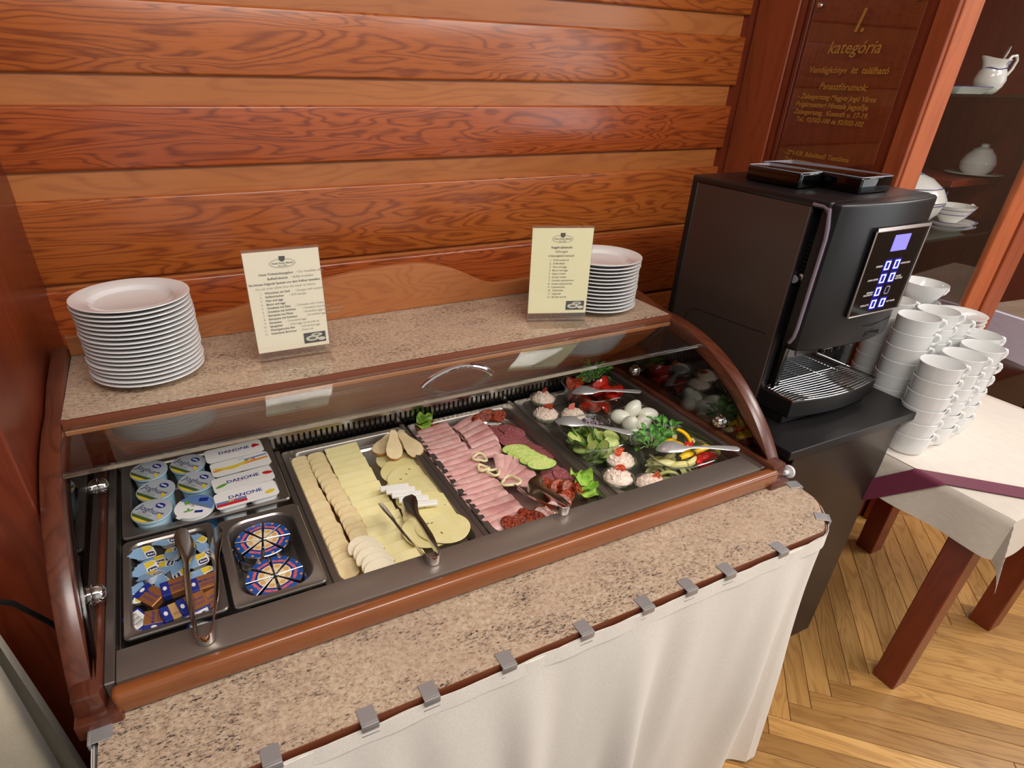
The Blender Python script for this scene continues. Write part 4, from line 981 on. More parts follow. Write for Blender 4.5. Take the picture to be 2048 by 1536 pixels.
# cucumber salad
cs_me, ccore = cuke_slice(.0235, .0200, .0035); ccm2 = mesh(ccore, 'seed_core'); rc = random.Random(11)
for k in range(40):
    lay = k // 10; zc = .786 + .0125 * lay; rx = .050 + .005 * lay; a = 2 * PI * (k % 10) / 10 + lay * .5; d = .92 if k % 10 < 8 else .3
    x, y = 1.094 + rx * d * math.cos(a) * (.9 if lay < 3 else .8), .248 + (rx + .008) * d * math.sin(a) * (.9 if lay < 3 else .8)
    t = tag(ob('cucumber_slice', cs_me, None, None, (x, y, zc + rc.uniform(0, .006)), (rc.uniform(-.55, .55) + (.5 * math.sin(a)), rc.uniform(-.55, .55) - .5 * math.cos(a), rc.uniform(0, 3))), 'round dark-rimmed cucumber slice in the glass cucumber bowl', 'cucumber', 'cucumber slices in the bowl')
    ob('seed_core', ccm2, 'cuke_core', t)
spm, spd = bmesh.new(), bmesh.new()
for k in range(120):
    c = Vector((rc.gauss(0, .016), rc.gauss(0, .011), abs(rc.gauss(.006, .006)))); d = Vector((rc.uniform(-1, 1), rc.uniform(-1, 1), rc.uniform(-.6, 1))).normalized() * .008; s = Vector((rc.uniform(-1, 1), rc.uniform(-1, 1), rc.uniform(-1, 1))) * .005
    tube(spm if k % 3 else spd, [c - d, c + s, c + d], .0006 if k % 3 else .0011, 5)
sproutt = thing('sprout_tuft', 'tuft of purple radish sprouts on the cucumber salad', 'sprouts', (1.110, .291, .838), (0, 0, -.4))
ob('white_shoots', spm, 'sprout', sproutt, kind='stuff'); ob('purple_shoots', spd, 'sprout_dark', sproutt, kind='stuff')
# eggs
em = []
bm = bmesh.new(); lathe(bm, [(0, -.026)] + [(.0215 * math.sin(PI * k / 14) * (1 - .10 * math.cos(PI * k / 14) * -1), -.026 * math.cos(PI * k / 14) * (1 + .14 * (k / 14))) for k in range(1, 14)] + [(0, .0297)], 24)
egm = mesh(bm, 'boiled_egg', 80)
for x, y, z, r in ((1.237, .314, .822, (1.326, .212, .4)), (1.273, .308, .842, (.522, .318, 1.0)), (1.302, .278, .832, (1.45, 0, 1.1)), (1.227, .260, .832, (.6, -.3, .2)), (1.265, .252, .828, (1.5, .3, -.8)), (1.233, .234, .803, (1.5, 0, .3)), (1.279, .235, .803, (1.5, 0, 1.6)), (1.259, .286, .803, (1.5, 0, 2.4))):
    tag(ob('boiled_egg', egm, 'egg', None, (x, y, z), r), 'peeled boiled egg in the square glass bowl', 'egg', 'boiled eggs')
# pepper strips
def pepper_strip(L_, wd_, arc, seed):
    r = random.Random(seed)
    def f(u, v):
        a = arc * (u - .5); q = L_ / arc; ww = wd_ * (.55 + .45 * math.sin(PI * (.1 + .8 * u)))
        return (q * math.sin(a), (v - .5) * ww, q * math.cos(a) - q + .004 * math.sin(PI * v))
    return mesh(sheet(bmesh.new(), f, 12, 5, .0038), 'pepper_strip', 50)
pst = [pepper_strip(.075, .018, 1.7, 0), pepper_strip(.06, .016, 1.3, 1), pepper_strip(.045, .017, 1.0, 2)]
pl = {'pepper_yellow': 'shiny yellow pepper strip on top of the pepper bowl', 'pepper_red': 'red pepper strip at the side of the pepper bowl', 'pepper_pale': 'pale green pepper strip in the pepper bowl'}
PS = [('pepper_yellow', 0, 1.232, .105, .848, (.3, 0, -.45)), ('pepper_yellow', 0, 1.272, .100, .858, (.2, -.9, 2.2)), ('pepper_yellow', 1, 1.290, .060, .846, (.4, 0, .1)), ('pepper_yellow', 1, 1.245, .128, .842, (.2, .2, .2)), ('pepper_yellow', 2, 1.226, .052, .848, (.5, 0, .1)), ('pepper_yellow', 1, 1.262, .084, .840, (1, .2, .6)),
      ('pepper_red', 1, 1.262, .040, .836, (.3, .2, .5)), ('pepper_red', 1, 1.284, .036, .834, (1.2, 0, .2)), ('pepper_red', 2, 1.250, .026, .830, (.8, .2, .9)), ('pepper_red', 0, 1.290, .050, .830, (.4, 0, -.3)), ('pepper_red', 1, 1.275, .028, .815, (.6, 0, .2)), ('pepper_red', 2, 1.272, .092, .846, (.5, .1, .4)), ('pepper_red', 1, 1.300, .040, .812, (.8, 0, 1.0))]
rp_ = random.Random(8)
for k in range(16): PS.append(('pepper_pale', k % 3, 1.165 + .13 * rp_.random() * (.7 if k < 10 else 1), .035 + .085 * rp_.random(), .792 + .034 * rp_.random(), (rp_.uniform(-.5, 1.2), rp_.uniform(-.3, .3), rp_.uniform(0, 3))))
PS += [('pepper_pale', 0, 1.178, .062, .830, (.5, 0, -.7)), ('pepper_pale', 1, 1.205, .040, .832, (.7, 0, -.3)), ('pepper_pale', 2, 1.235, .036, .836, (.9, 0, .3)), ('pepper_pale', 2, 1.30, .110, .838, (.4, .3, .6)), ('pepper_pale', 2, 1.275, .150, .842, (.5, -.3, 1.0))]
for m_, i, x, y, z, r in PS: tag(ob('pepper_strip', pst[i], m_, None, (x + .013, y + .008, z), r), pl[m_], 'pepper', m_.replace('_', ' ') + ' strips')
# tuna dishes
tdm = mesh(lathe(bmesh.new(), [(.002, .003), (0, 0), (.022, 0), (.025, .003), (.036, .024), (.0395, .034), (.040, .036), (.0385, .036), (.0345, .024), (.023, .005), (0, .005)][1:], 36), 'glass_dish')
def mound(seed):
    r = random.Random(seed); bm = bmesh.new()
    bmesh.ops.create_icosphere(bm, subdivisions=4, radius=1)
    from mathutils import noise as mn
    for v in bm.verts:
        n_ = v.co.normalized(); q = 1 + .10 * mn.noise(n_ * 5 + Vector((seed * 7, 0, 0))) + .07 * mn.noise(n_ * 13 + Vector((0, seed, 0)))
        rr_ = .0350 if n_.z > 0 else .0345 + .010 * n_.z
        v.co = Vector((n_.x * rr_ * q, n_.y * rr_ * q, n_.z * (.021 * q if n_.z > 0 else .020)))
    return mesh(bm, 'tuna_salad', 80)
tmd = [mound(s) for s in range(3)]
TL = ['glass dish of tuna salad near the slotted vent behind the other small dishes', 'glass dish of tuna salad in front of another by the slotted vent', 'glass dish of tuna salad half hidden between the tomato and cucumber bowls', 'glass dish of tuna salad with a tall tomato piece beside the pepper bowl', 'glass dish of tuna salad nearest the lettuce and sausage', 'glass dish of tuna salad with a flat tomato piece against the front steel rim']
gw = [tomato_wedge(.017, .38), tomato_wedge(.019, .45)]
for k, ((x, y), gr) in enumerate(zip(((1.113, .516), (1.069, .432), (1.138, .396), (1.113, .151), (1.060, .094), (1.117, .041)), ((.420, .318, 1), (1.4, .2, .3), (.515, .212, 2.2), (1.238, .318, 2.0), (1.4, 0, .5), (.221, .426, -.3)))):
    gd_ = thing('glass_dish', TL[k], 'dish', (x, y, .7757), group='small glass dishes'); ob('body', tdm, 'glass_bowl', gd_)
    ob('rim', tube(bmesh.new(), [(.0393 * math.cos(2 * PI * q / 36), .0393 * math.sin(2 * PI * q / 36), .036) for q in range(36)], .0014, 6, closed=True), 'glass_rim', gd_)
    t = thing('tuna_salad', 'tuna salad ' + TL[k].replace('glass dish of tuna salad ', 'in the dish '), 'tuna salad', (x, y, .8045), (0, 0, k), 'tuna salad portions')
    ob('mound', tmd[k % 3], 'tuna', t)
    cb = bmesh.new(); rr = random.Random(k)
    for q in range(26):
        a, d = rr.uniform(0, 6.28), .028 * rr.random() ** .5; c = Vector((d * math.cos(a), d * math.sin(a), .0215 * math.sqrt(max(0, 1 - (d / .036) ** 2)))); s = rr.uniform(.002, .004)
        b2 = bmesh.ops.create_icosphere(cb, subdivisions=1, radius=s)['verts']; bmesh.ops.scale(cb, verts=b2, vec=(1.3, .8, .8)); bmesh.ops.translate(cb, verts=b2, vec=c)
    ob('crumbs', cb, 'tuna_crumb', t, kind='stuff')
    tag(ob('tomato_wedge', gw[k % 2], None, None, (x + .004, y + .004, .829), gr), 'tomato garnish on the tuna ' + TL[k].replace('glass dish of tuna salad ', ''), 'tomato', 'tomato garnishes')

# ================================================================== PLATES
plm = mesh(lathe(bmesh.new(), [(0, .0035), (.056, .0035), (.058, 0), (.063, 0), (.066, .003), (.076, .0105), (.1035, .0165), (.1055, .0178), (.1050, .0195), (.1025, .0194), (.0765, .0142), (.0735, .0128), (.068, .0072), (.064, .0062), (0, .0060)], 64), 'dinner_plate', 50)
rpl = random.Random(4)
for cx, cy, n, lab, where in ((.125, .498, 18, 'left', 'the tall stack beside the panelled side wall'), (1.228, .478, 14, 'right', 'the stack behind the yellow menu card')):
    for k in range(n):
        o = ob('dinner_plate', plm, 'porcelain', None, (cx + rpl.uniform(-.0015, .0015), cy + rpl.uniform(-.0015, .0015), 1.0903 + k * (.0086 if n == 18 else .0093)), (0, 0, rpl.uniform(0, 6)))
        tag(o, ('topmost white dinner plate of ' if k == n - 1 else 'white dinner plate in ') + where, 'plate', 'plates in ' + where)

# ================================================================== MENU CARDS
def menu(loc, rz, paper, lines, label_c, label_s, lean=-.05):
    st = thing('menu_stand', label_s, 'menu stand', loc, (lean, 0, rz), 'acrylic menu stands')
    W_, H_ = .153, .222
    b = bmesh.new(); bx(b, -W_ / 2, -.0035, .0, W_ / 2, -.0015, H_ + .012, .0004, 1); ob('front_sheet', b, 'acrylic', st)
    ob('back_sheet', box(-W_ / 2, .0015, .0, W_ / 2, .0035, H_ + .012, .0004, 1), 'acrylic', st)
    ob('top_edge', box(-W_ / 2, -.0035, H_ + .0115, W_ / 2, .0035, H_ + .0135, .0005, 1), 'acrylic', st)
    ft = box(-W_ / 2, -.052, .0, W_ / 2, .006, .002, .0005, 1); o = ob('foot', ft, 'acrylic', st, (0, 0, .0), (-lean, 0, 0))
    cd = thing('menu_card', label_c, 'menu', loc, (lean, 0, rz), 'breakfast menu cards')
    cw = W_ - .003
    ob('paper', box(-cw / 2, -.001, .022, cw / 2, .0006, .022 + .208), paper, cd)
    FR = (PI / 2, 0, 0); yy = -.0013
    T = lambda body, size, x, z, m, sh=0, al='CENTER', bd=.0001: ob('lettering', text_mesh(body, size, sh, al, bd, .00005), m, cd, (x, yy, z), FR)
    ring = [(math.cos(2 * PI * k / 40) * .0255, yy, .205 + .0085 * math.sin(2 * PI * k / 40)) for k in range(40)]
    ob('logo_oval', tube(bmesh.new(), ring, .0004, 5, closed=True), 'ink_mid', cd)
    shp = prism(bmesh.new(), [(-.006, .219), (.006, .219), (.006, .212), (.003, .209), (0, .208), (-.003, .209), (-.006, .212)], 'y', yy - .0003, yy); ob('logo_shield', shp, 'photo_dark', cd)
    T('Hotel Arany Bárány', .0054, 0, .2035, 'ink_mid', .15); T('Est. & Étt.', .0045, 0, .1985, 'ink_grey', .2)
    for body, size, x, z, m, sh, al, bd in lines: T(body, size, x, z, m, sh, al, bd)
    ob('photo', box(.022, yy - .0002, .030, .069, yy, .053), 'photo_dark', cd, label='small grey photograph of breakfast plates')
    d = bmesh.new()
    for cx, cz, rx, rz_ in ((.040, .040, .014, .006), (.050, .047, .012, .004), (.060, .037, .008, .004)): prism(d, [(cx + rx * math.cos(2 * PI * k / 20), cz + rz_ * math.sin(2 * PI * k / 20)) for k in range(20)], 'y', yy - .0004, yy - .0002)
    ob('photo_plates', d, 'photo_light', cd)
    d = bmesh.new()
    for cx, cz, rx, rz_ in ((.040, .040, .008, .003), (.050, .0475, .006, .0018)): prism(d, [(cx + rx * math.cos(2 * PI * k / 16), cz + rz_ * math.sin(2 * PI * k / 16)) for k in range(16)], 'y', yy - .0006, yy - .0004)
    ob('photo_food', d, 'ink_mid', cd)
    return cd
LG = []
def pair(bold, it, x, z, size=.0062, w=None):
    LG.append((bold, size, x, z, 'ink', 0, 'LEFT', .00008))
    if it: LG.append(('/ ' + it, size, x + (w or len(bold) * size * .53) + .002, z, 'ink_grey', .25, 'LEFT', 0))
pair('Unser Frühstücksangebot', 'Our breakfast offer', -.050, .183, .0066, .072); pair('Buffetfrühstück', 'Buffet breakfast', -.034, .1735, .0066, .045)
LG.append(('Sie können folgende Speisen von dem Kellner bestellen:', .0064, 0, .164, 'ink', 0, 'CENTER', .00008)); LG.append(('You can order dishes from the waiter as follows:', .0062, 0, .155, 'ink_grey', .25, 'CENTER', 0))
for k, (a, b_) in enumerate((('Würstchen mit Senf', 'Sausage with mustard'), ('Grillwürstchen', 'Grill sausage'), ('Ham and eggs', ''), ('Bacon and eggs', ''), ('Omelette mit Käse', 'Omelette with cheese'), ('Omelette mit Schinken', 'Omelette with bacon'), ('Eierspeise mit Pilzen', 'Scrambled eggs with mushrooms'), ('Eierspeise mit Schinken', 'Scrambled eggs with bacon'), ('Eierspeise', 'Scrambled eggs'), ('Spiegeleier', 'Fried eggs sunny-side up'), ('Weichgekochte Eier', 'Soft-boiled eggs'), ('Gebackene Brötchen', 'Fried roll'))):
    z = .1455 - k * .0078; LG.append(('%d.' % (k + 1), .0058, -.050, z, 'ink_grey', 0, 'RIGHT', 0)); pair(a, b_, -.044, z)
menu((.410, .452, 1.0903), -.02, 'paper', LG, 'cream menu card in German and English standing in front of the wall', 'clear acrylic stand holding the cream German menu card')
LH = [('Reggeli ajánlatunk:', .0072, 0, .183, 'ink', 0, 'CENTER', .0001), ('Büféreggeli', .0068, 0, .173, 'ink_grey', 0, 'CENTER', .0001), ('A felszolgálótól kérhető:', .0066, 0, .163, 'ink_mid', 0, 'CENTER', .0001)]
for k, a in enumerate(('Virsli mustárral', 'Grillkolbász', 'Ham and eggs', 'Bacon and eggs', 'Sajtos omlett', 'Sonkás omlett', 'Gombás tojásrántotta', 'Sonkás tojásrántotta', 'Tojásrántotta', 'Tükörtojás', 'Lágytojás', 'Bundás zsemle')):
    LH.append(('%d.  %s' % (k + 1, a), .0064, -.028, .153 - k * .0083, 'ink', 0, 'LEFT', .0))
menu((1.064, .420, 1.0903), -.345, 'paper_yellow', LH, 'yellow menu card in Hungarian leaning before the shorter plate stack', 'clear acrylic stand holding the yellow Hungarian menu card')

# ================================================================== COFFEE STAND AND MACHINE
cs = thing('coffee_stand', 'dark brown cabinet with black top carrying the coffee machine', 'cabinet', (1.73, .2, 0))
ob('cabinet_body', box(1.505, -.041, .0, 1.930, .56, .834, .002, 1), 'cab_front', cs, world=True)
ob('top_board', box(1.461, -.056, .835, 2.000, .58, .860, .002, 1), 'plate_black', cs, world=True)
cmn = thing('coffee_machine', 'black bean-to-cup coffee machine with lit blue display and drip grille', 'coffee machine', (1.72, .29, .8602))
ZK = [(.88, .851), (.8905, .8605), (.946, .934), (1.088, 1.058), (1.175, 1.142), (1.391, 1.346), (1.402, 1.389), (1.421, 1.409), (1.6, 1.6)]
def mz(z):
    for (a, b), (c, d) in zip(ZK, ZK[1:]):
        if z <= c: return b + (d - b) * (z - a) / (c - a)
def mc(x, y, z): return Vector((1.54 + (x - 1.50) * .986, .138 + (y - .116) * .96, mz(z)))
def Q(name, geo, m, **k):
    if isinstance(geo, bmesh.types.BMesh):
        for v in geo.verts: v.co = mc(*v.co)
    return ob(name, geo, m, cmn, world=True, **k)
Q('body', box(1.506, .116, .905, 1.866, .506, 1.402, .004, 2), 'black_matt')
Q('side_panel', box(1.4985, .117, .90, 1.5055, .484, 1.404, .001, 1), 'panel_brown', label='brown-grey metal side panel')
Q('panel_seam', tube(bmesh.new(), [(1.4983, y, z) for y, z in ((.428, 1.0), (.428, 1.06), (.424, 1.078), (.414, 1.090), (.398, 1.095), (.14, 1.108))], .0012, 6), 'black_soft')
Q('back_edge', box(1.4975, .484, .90, 1.87, .510, 1.42, .003, 1), 'black_soft')
Q('top_lid', box(1.497, .068, 1.402, 1.871, .511, 1.421, .006, 3), 'black_matt')
def headpoly(inset=0):
    P = []
    for k in range(25):
        t = k / 24; x = 1.507 + (1.868 - 1.507) * t; y = .052 - .030 * math.sin(PI * t) ** .75; P.append((x, y))
    return [(1.503, .066)] + P + [(1.872, .066), (1.872, .114), (1.84, .114), (1.84, .074), (1.535, .074), (1.535, .092), (1.503, .092)][0:2] + [(1.84, .113), (1.84, .088), (1.535, .088)]
hpoly = [(1.503, .088)] + [(1.505, .062)] + [(1.510 + .356 * k / 24, .050 - .028 * math.sin(PI * k / 24) ** .7) for k in range(25)] + [(1.8705, .062), (1.8715, .115)]
hpoly = hpoly + [(1.545, .115), (1.545, .088)]
Q('head', prism(bmesh.new(), hpoly, 'z', 1.088, 1.420, .009, 4), 'black_matt', label='rounded black front door')
Q('recess', box(1.532, .10, .94, 1.5325, .117, 1.40), 'black_gloss')
Q('inner_column', box(1.530, .094, .93, 1.55, .118, 1.40, .004, 2), 'black_gloss')
sm_ = [(1.5005, y, z) for y, z in ((.114, 1.4105), (.085, 1.4095), (.070, 1.404), (.061, 1.392), (.0585, 1.375), (.0585, 1.15), (.061, 1.125), (.069, 1.108))]
Q('trim_line', tube(bmesh.new(), sm_, .0048, 8), 'lilac', label='lilac-grey trim line')
rb = bmesh.new()
for k in range(11): bx(rb, 1.524, .098, 1.355 - k * .0105, 1.531, .116, 1.3595 - k * .0105, .001, 1)
Q('vent_ribs', rb, 'black_matt', kind='stuff')
Q('lock', lathe(bmesh.new(), [(0, 0), (.0095, 0), (.0095, .012), (.007, .014), (0, .014)], 20, (1.530, .104, 1.268), '-x'), 'silver')
ky = bmesh.new(); prism(ky, ell(.015, .0105, 18, .118, 1.262), 'x', 1.508, 1.5105); Q('key', ky, 'key_grey')
Q('front_seam', tube(bmesh.new(), [(1.566, .0345, 1.405), (1.583, .0315, 1.37), (1.588, .0310, 1.20), (1.592, .0305, 1.155), (1.61, .029, 1.145), (1.74, .0205, 1.135), (1.85, .0405, 1.137)], .0009, 6), 'black_gloss')
Q('display_panel', box(1.619, .0175, 1.175, 1.822, .026, 1.391, .0015, 1), 'black_gloss', label='glossy black touch panel')
fr_ = bmesh.new(); zf = .0165
for a, b_ in (((1.618, 1.391), (1.822, 1.391)), ((1.822, 1.391), (1.818, 1.176)), ((1.818, 1.176), (1.622, 1.174)), ((1.622, 1.174), (1.618, 1.391))): tube(fr_, [(a[0], zf, a[1]), (b_[0], zf, b_[1])], .0022, 6)
Q('panel_frame', fr_, 'silver')
Q('screen', box(1.697, .0168, 1.337, 1.757, .0176, 1.377), 'screen', label='glowing lilac-blue screen')
LABS = ['ESPRESSO', 'CAPPUCCINO', 'LONG COFFEE', 'COFFEE\nWITH MILK', 'ESPRESSO\nMACCHIATO', '', 'CAFE LATTE', 'HOT WATER']
for k in range(8):
    cx = 1.7065 + (k % 2) * .036; z = 1.3015 - (k // 2) * .0338; off = k == 5
    bt = Q('button', box(cx - .0135, .0169, z - .0150, cx + .0135, .0176, z + .0150), 'black_gloss' if off else 'glow')
    f = bmesh.new(); w_, h_2 = .0088, .0108
    for x0, z0, x1, z1 in ((-w_, -h_2, w_, -h_2 + .0022), (-w_, h_2 - .0022, w_, h_2), (-w_, -h_2, -w_ + .0022, h_2), (w_ - .0022, -h_2, w_, h_2)): bx(f, cx + x0, .0160, z + z0, cx + x1, .0169, z + z1)
    for v in f.verts: v.co = mc(*v.co)
    ob('button_frame', f, 'led_off' if off else 'led', bt)
    if LABS[k]: Q('lettering', text_mesh(LABS[k], .0058, 0, 'RIGHT' if k % 2 == 0 else 'LEFT', .0002, .0001), 'white_print').matrix_basis = Matrix.Translation(mc(cx + (-.017 if k % 2 == 0 else .017), .0172, z - .002)) @ Matrix.Rotation(PI / 2, 4, 'X')
o = Q('lettering', text_mesh('necta', .026, .1, 'CENTER', .0006, .0004), 'black_gloss'); o.matrix_basis = Matrix.Translation(mc(1.757, .0225, 1.105)) @ Matrix.Rotation(PI / 2, 4, 'X')
nz = bmesh.new()
for x in (1.655, 1.685, 1.715): lathe(nz, [(0, 0), (.008, 0), (.010, .03), (.013, .045), (0, .045)], 16, (x, .075, 1.048))
bx(nz, 1.63, .058, 1.066, 1.74, .112, 1.09, .004, 2); Q('spouts', nz, 'black_gloss')
Q('left_nozzle', lathe(bmesh.new(), [(0, 0), (.004, 0), (.006, .03), (0, .03)], 12, (1.545, .07, 1.062)), 'lilac')
Q('splash_back', box(1.53, .112, .93, 1.85, .1165, 1.09), 'black_gloss')
bs = bmesh.new()
front = [(1.512 + .342 * k / 20, .016 - .022 * math.sin(PI * k / 20)) for k in range(21)]
prism(bs, [(1.508, .12)] + front + [(1.858, .12)], 'z', .908, .946, .003, 1); bx(bs, 1.515, .03, .8905, 1.855, .49, .912, .002, 1)
Q('drip_tray', bs, 'black_matt')
gr = bmesh.new()
for k in range(11):
    y_ = .112 - k * .0093; pts = []
    for j in range(13):
        t = j / 12; x = 1.518 + .330 * t; yy = y_ - .020 * math.sin(PI * t) * (k / 10) ; zz_ = .951 + (.006 * (1 - min(1, min(t, 1 - t) / .06)) * -1)
        pts.append((x, yy, zz_))
    tube(gr, pts, .0015, 6)
for j in (0.18, .42, .62, .84):
    x = 1.518 + .330 * j; tube(gr, [(x, .113, .9495), (x, .012 - .018 * math.sin(PI * j), .9495)], .0013, 6)
Q('drip_grille', gr, 'chrome', kind='stuff', label='curved wire drip grille')
tube_f = [(1.512, .114, .9485)] + [(1.512 + .342 * k / 20, .0145 - .022 * math.sin(PI * k / 20), .9485) for k in range(21)] + [(1.854, .114, .9485)]
Q('tray_rim', tube(bmesh.new(), tube_f, .0018, 6), 'chrome')
for x0, x1, yf, yb in ((1.604, 1.684, .236, .40), (1.688, 1.806, .136, .43)):
    ob('bean_hopper', box(x0, yf, 1.4095, x1, yb, 1.446, .006, 3), 'smoke', cmn, world=True, label='smoky translucent hopper lid')
    ob('hopper_rim', tube(bmesh.new(), [(x, y, 1.4455) for x, y in rrect(x1 - x0 - .002, yb - yf - .002, .008, 3, (x0 + x1) / 2, (yf + yb) / 2)], .0016, 6, closed=True), 'key_grey', cmn, world=True)

# ================================================================== TABLE WITH CUPS
tb = thing('wooden_table', 'square table with thick red-brown legs carrying the coffee cups', 'table', (2.286, -.085, 0))
ob('table_top', box(-.348, -.280, .690, .348, .275, .7175, .002, 1), 'leg_wood', tb)
for x, y in ((-.332, -.243), (.208, -.243), (.208, .195), (-.332, .195)):
    ob('leg', box(x, y, 0, x + .068, y + .068, .69, .003, 1), 'leg_wood', tb)
hl_, hf_, Wt, Dt = .125, .125, .704, .562
def tcl(u, v):
    s = -hl_ + u * (Wt + hl_ + .14); t = -hf_ + v * (Dt + hf_ + .06); a = max(0, -s); a2 = max(0, s - Wt); b_ = max(0, -t); b2 = max(0, t - Dt)
    x = min(max(s, 0), Wt); y = min(max(t, 0), Dt); z = 0; A = max(a, a2); Bq = max(b_, b2); sx = -1 if a else (1 if a2 else 0); sy = -1 if b_ else (1 if b2 else 0)
    if A and Bq:
        rho = math.hypot(A, Bq); phi = math.atan2(Bq, A); z = -rho * .97; d = .36 * rho * math.sin(2 * phi)
        x += sx * (.004 + .05 * A + d * .75); y += sy * (.004 + .05 * Bq + d * .75)
    elif A: z = -A; x += sx * (.004 + .05 * A + .004 * math.sin(26 * y + 1) * A / .1)
    elif Bq: z = -Bq; y += sy * (.004 + .05 * Bq + .004 * math.sin(24 * x) * Bq / .1)
    return (x - .352, y - .285, .7195 + z + (.0008 if not (A or Bq) else 0))
tcm = sheet(bmesh.new(), tcl, 76, 60, .0012)
tag(ob('tablecloth', tcm, 'linen_satin', None, (2.286, -.085, 0)), 'glossy cream tablecloth hanging over the cup table', 'tablecloth')
# woven overlay with burgundy border, laid at an angle
Lb = [(1.897, -.118), (2.122, -.315), (2.30, -.372)]
ov = bmesh.new()
prism(ov, [(1.936, -.138), (1.982, -.186), (2.165, -.366), (2.612, -.366), (2.612, .185), (1.936, .185)], 'z', .7216, .7230)
tov = thing('table_overlay', 'woven off-white table overlay with a burgundy border band under the cups', 'tablecloth', (2.267, -.085, .7216))
ob('linen', ov, 'linen', tov, world=True)
bd_ = bmesh.new()
def bandf(u, v):
    p0 = Vector((1.792, .016)); p1 = Vector((2.175, -.373)); d = (p1 - p0); L_ = d.length; d.normalize(); n_ = Vector((d.y, -d.x)); q = p0 + d * (u * L_) + n_ * (.058 * v)
    x = max(q.x, 1.9305); ov_ = max(0, 1.9305 - q.x); return (x - .0075 * min(1, ov_ / .006) - .055 * ov_, q.y, .7242 - ov_)
ob('burgundy_band', sheet(bd_, bandf, 160, 10, .001), 'burgundy', tov, world=True, label='burgundy border band')

# cups
cupt = thing('coffee_cup', 'white porcelain coffee cup inside the stacks on the table', 'cup', (0, 0, 0), (0, 0, 0), 'stacked coffee cups')
ob('bowl', lathe(bmesh.new(), [(0, .003), (.036, .003), (.037, 0), (.041, 0), (.0455, .003), (.0495, .012), (.0520, .030), (.0535, .058), (.0540, .0605), (.0527, .0612), (.0515, .058), (.0500, .032), (.046, .014), (.036, .0065), (0, .0065)], 48), 'porcelain_cup', cupt, smooth=50)
hpts = [(.0515, 0, .051), (.060, 0, .0535), (.068, 0, .051), (.0725, 0, .042), (.071, 0, .032), (.064, 0, .025), (.0515, 0, .0235)]
ob('handle', tube(bmesh.new(), hpts, [.005, .0042, .004, .004, .004, .0042, .005], 10, flat=1.3), 'porcelain_cup', cupt)
bigt = thing('tea_cup', 'wide flared white tea cup on top of the stack by the cabinet post', 'cup')
ob('bowl', lathe(bmesh.new(), [(0, .003), (.028, .003), (.029, 0), (.034, 0), (.040, .010), (.058, .040), (.0655, .066), (.0660, .068), (.0640, .068), (.056, .040), (.037, .012), (0, .008)], 48), 'porcelain_cup', bigt, smooth=50)
ob('handle', tube(bmesh.new(), [(.060, 0, .056), (.070, 0, .060), (.080, 0, .056), (.084, 0, .046), (.079, 0, .036), (.066, 0, .032), (.054, 0, .033)], .0042, 10, flat=1.3), 'porcelain_cup', bigt)
ZT = .7233; firstc = True; rcu = random.Random(2)
STK = [((2.012, -.042), 6, 'in the stack closest to the black corner of the coffee stand'), ((2.128, -.034), 6, 'in the front middle stack'), ((2.246, -.020), 6, 'in the front stack beside the empty tablecloth'), ((2.346, .036), 6, 'in the short stack before the saucers'),
       ((2.052, .078), 8, 'in the tall stack right behind the machine tray'), ((2.158, .088), 8, 'in the tall stack behind the front middle stack'), ((2.260, .096), 7, 'in the stack before the saucers and tea cups'), ((2.135, .200), 8, 'in the stack in the corner by the wood post')]
for (x, y), n, where in STK:
    for k in range(n):
        loc = (x + rcu.uniform(-.001, .001), y + rcu.uniform(-.001, .001), ZT + k * .0422); rot = (0, 0, -.62 + rcu.uniform(-.12, .12))
        lab = ('topmost white coffee cup ' if k == n - 1 else 'white coffee cup ') + where
        if firstc: cupt.location = loc; cupt.rotation_euler = rot; cupt['label'] = lab; firstc = False
        else: dup(cupt, loc, rot, lab)
for k in range(6): dup(cupt, (2.248, .204, ZT + k * .0422), (0, 0, -.4), 'white coffee cup under the wide flared tea cups')
bigt.location = (2.250, .202, ZT + .328); bigt.rotation_euler = (0, .05, -.45)
dup(bigt, (2.248, .203, ZT + .2715), (0, 0, -.3), 'wide flared white tea cup just below the topmost one')
sau_m = mesh(lathe(bmesh.new(), [(0, .004), (.030, .004), (.031, 0), (.036, 0), (.038, .004), (.060, .009), (.074, .0165), (.0752, .018), (.0735, .0185), (.058, .0118), (.036, .0078), (.030, .006), (0, .006)], 48), 'saucer', 50)
for k in range(23):
    tag(ob('saucer', sau_m, 'porcelain_cup', None, (2.408, .142, ZT + k * .0126)), ('topmost white saucer of the stack behind the cups' if k == 22 else 'white saucer in the stack behind the cups'), 'saucer', 'stacked saucers')

# ================================================================== CHINA IN THE CABINET
tu = thing('tureen', 'white lidded soup tureen with fine blue lines on the lower glass shelf', 'tureen', (2.335, .415, 1.2162))
ob('bowl', lathe(bmesh.new(), [(0, 0), (.055, 0), (.06, .006), (.085, .03), (.118, .07), (.128, .105), (.124, .105), (.08, .03), (0, .012)], 48), 'tureen_white', tu)
ob('lid', lathe(bmesh.new(), [(.130, .108), (.130, .112), (.112, .140), (.075, .168), (.03, .184), (.009, .188), (.007, .200), (.014, .208), (.013, .218), (0, .222)], 48), 'tureen_white', tu)
for r, z in ((.1285, .100), (.108, .145), (.045, .181)): ob('blue_line', tube(bmesh.new(), [(r * math.cos(t), r * math.sin(t), z) for t in [2 * PI * k / 48 for k in range(48)]], .0014, 5, closed=True), 'blue_line', tu)
ob('blue_knot', tube(bmesh.new(), [(.1235 * math.cos(-.9 + .045 * math.cos(t)), .1235 * math.sin(-.9 + .045 * math.cos(t)), .124 + .010 * math.sin(t)) for t in [2 * PI * k / 20 for k in range(20)]], .001, 5, closed=True), 'blue_line', tu)
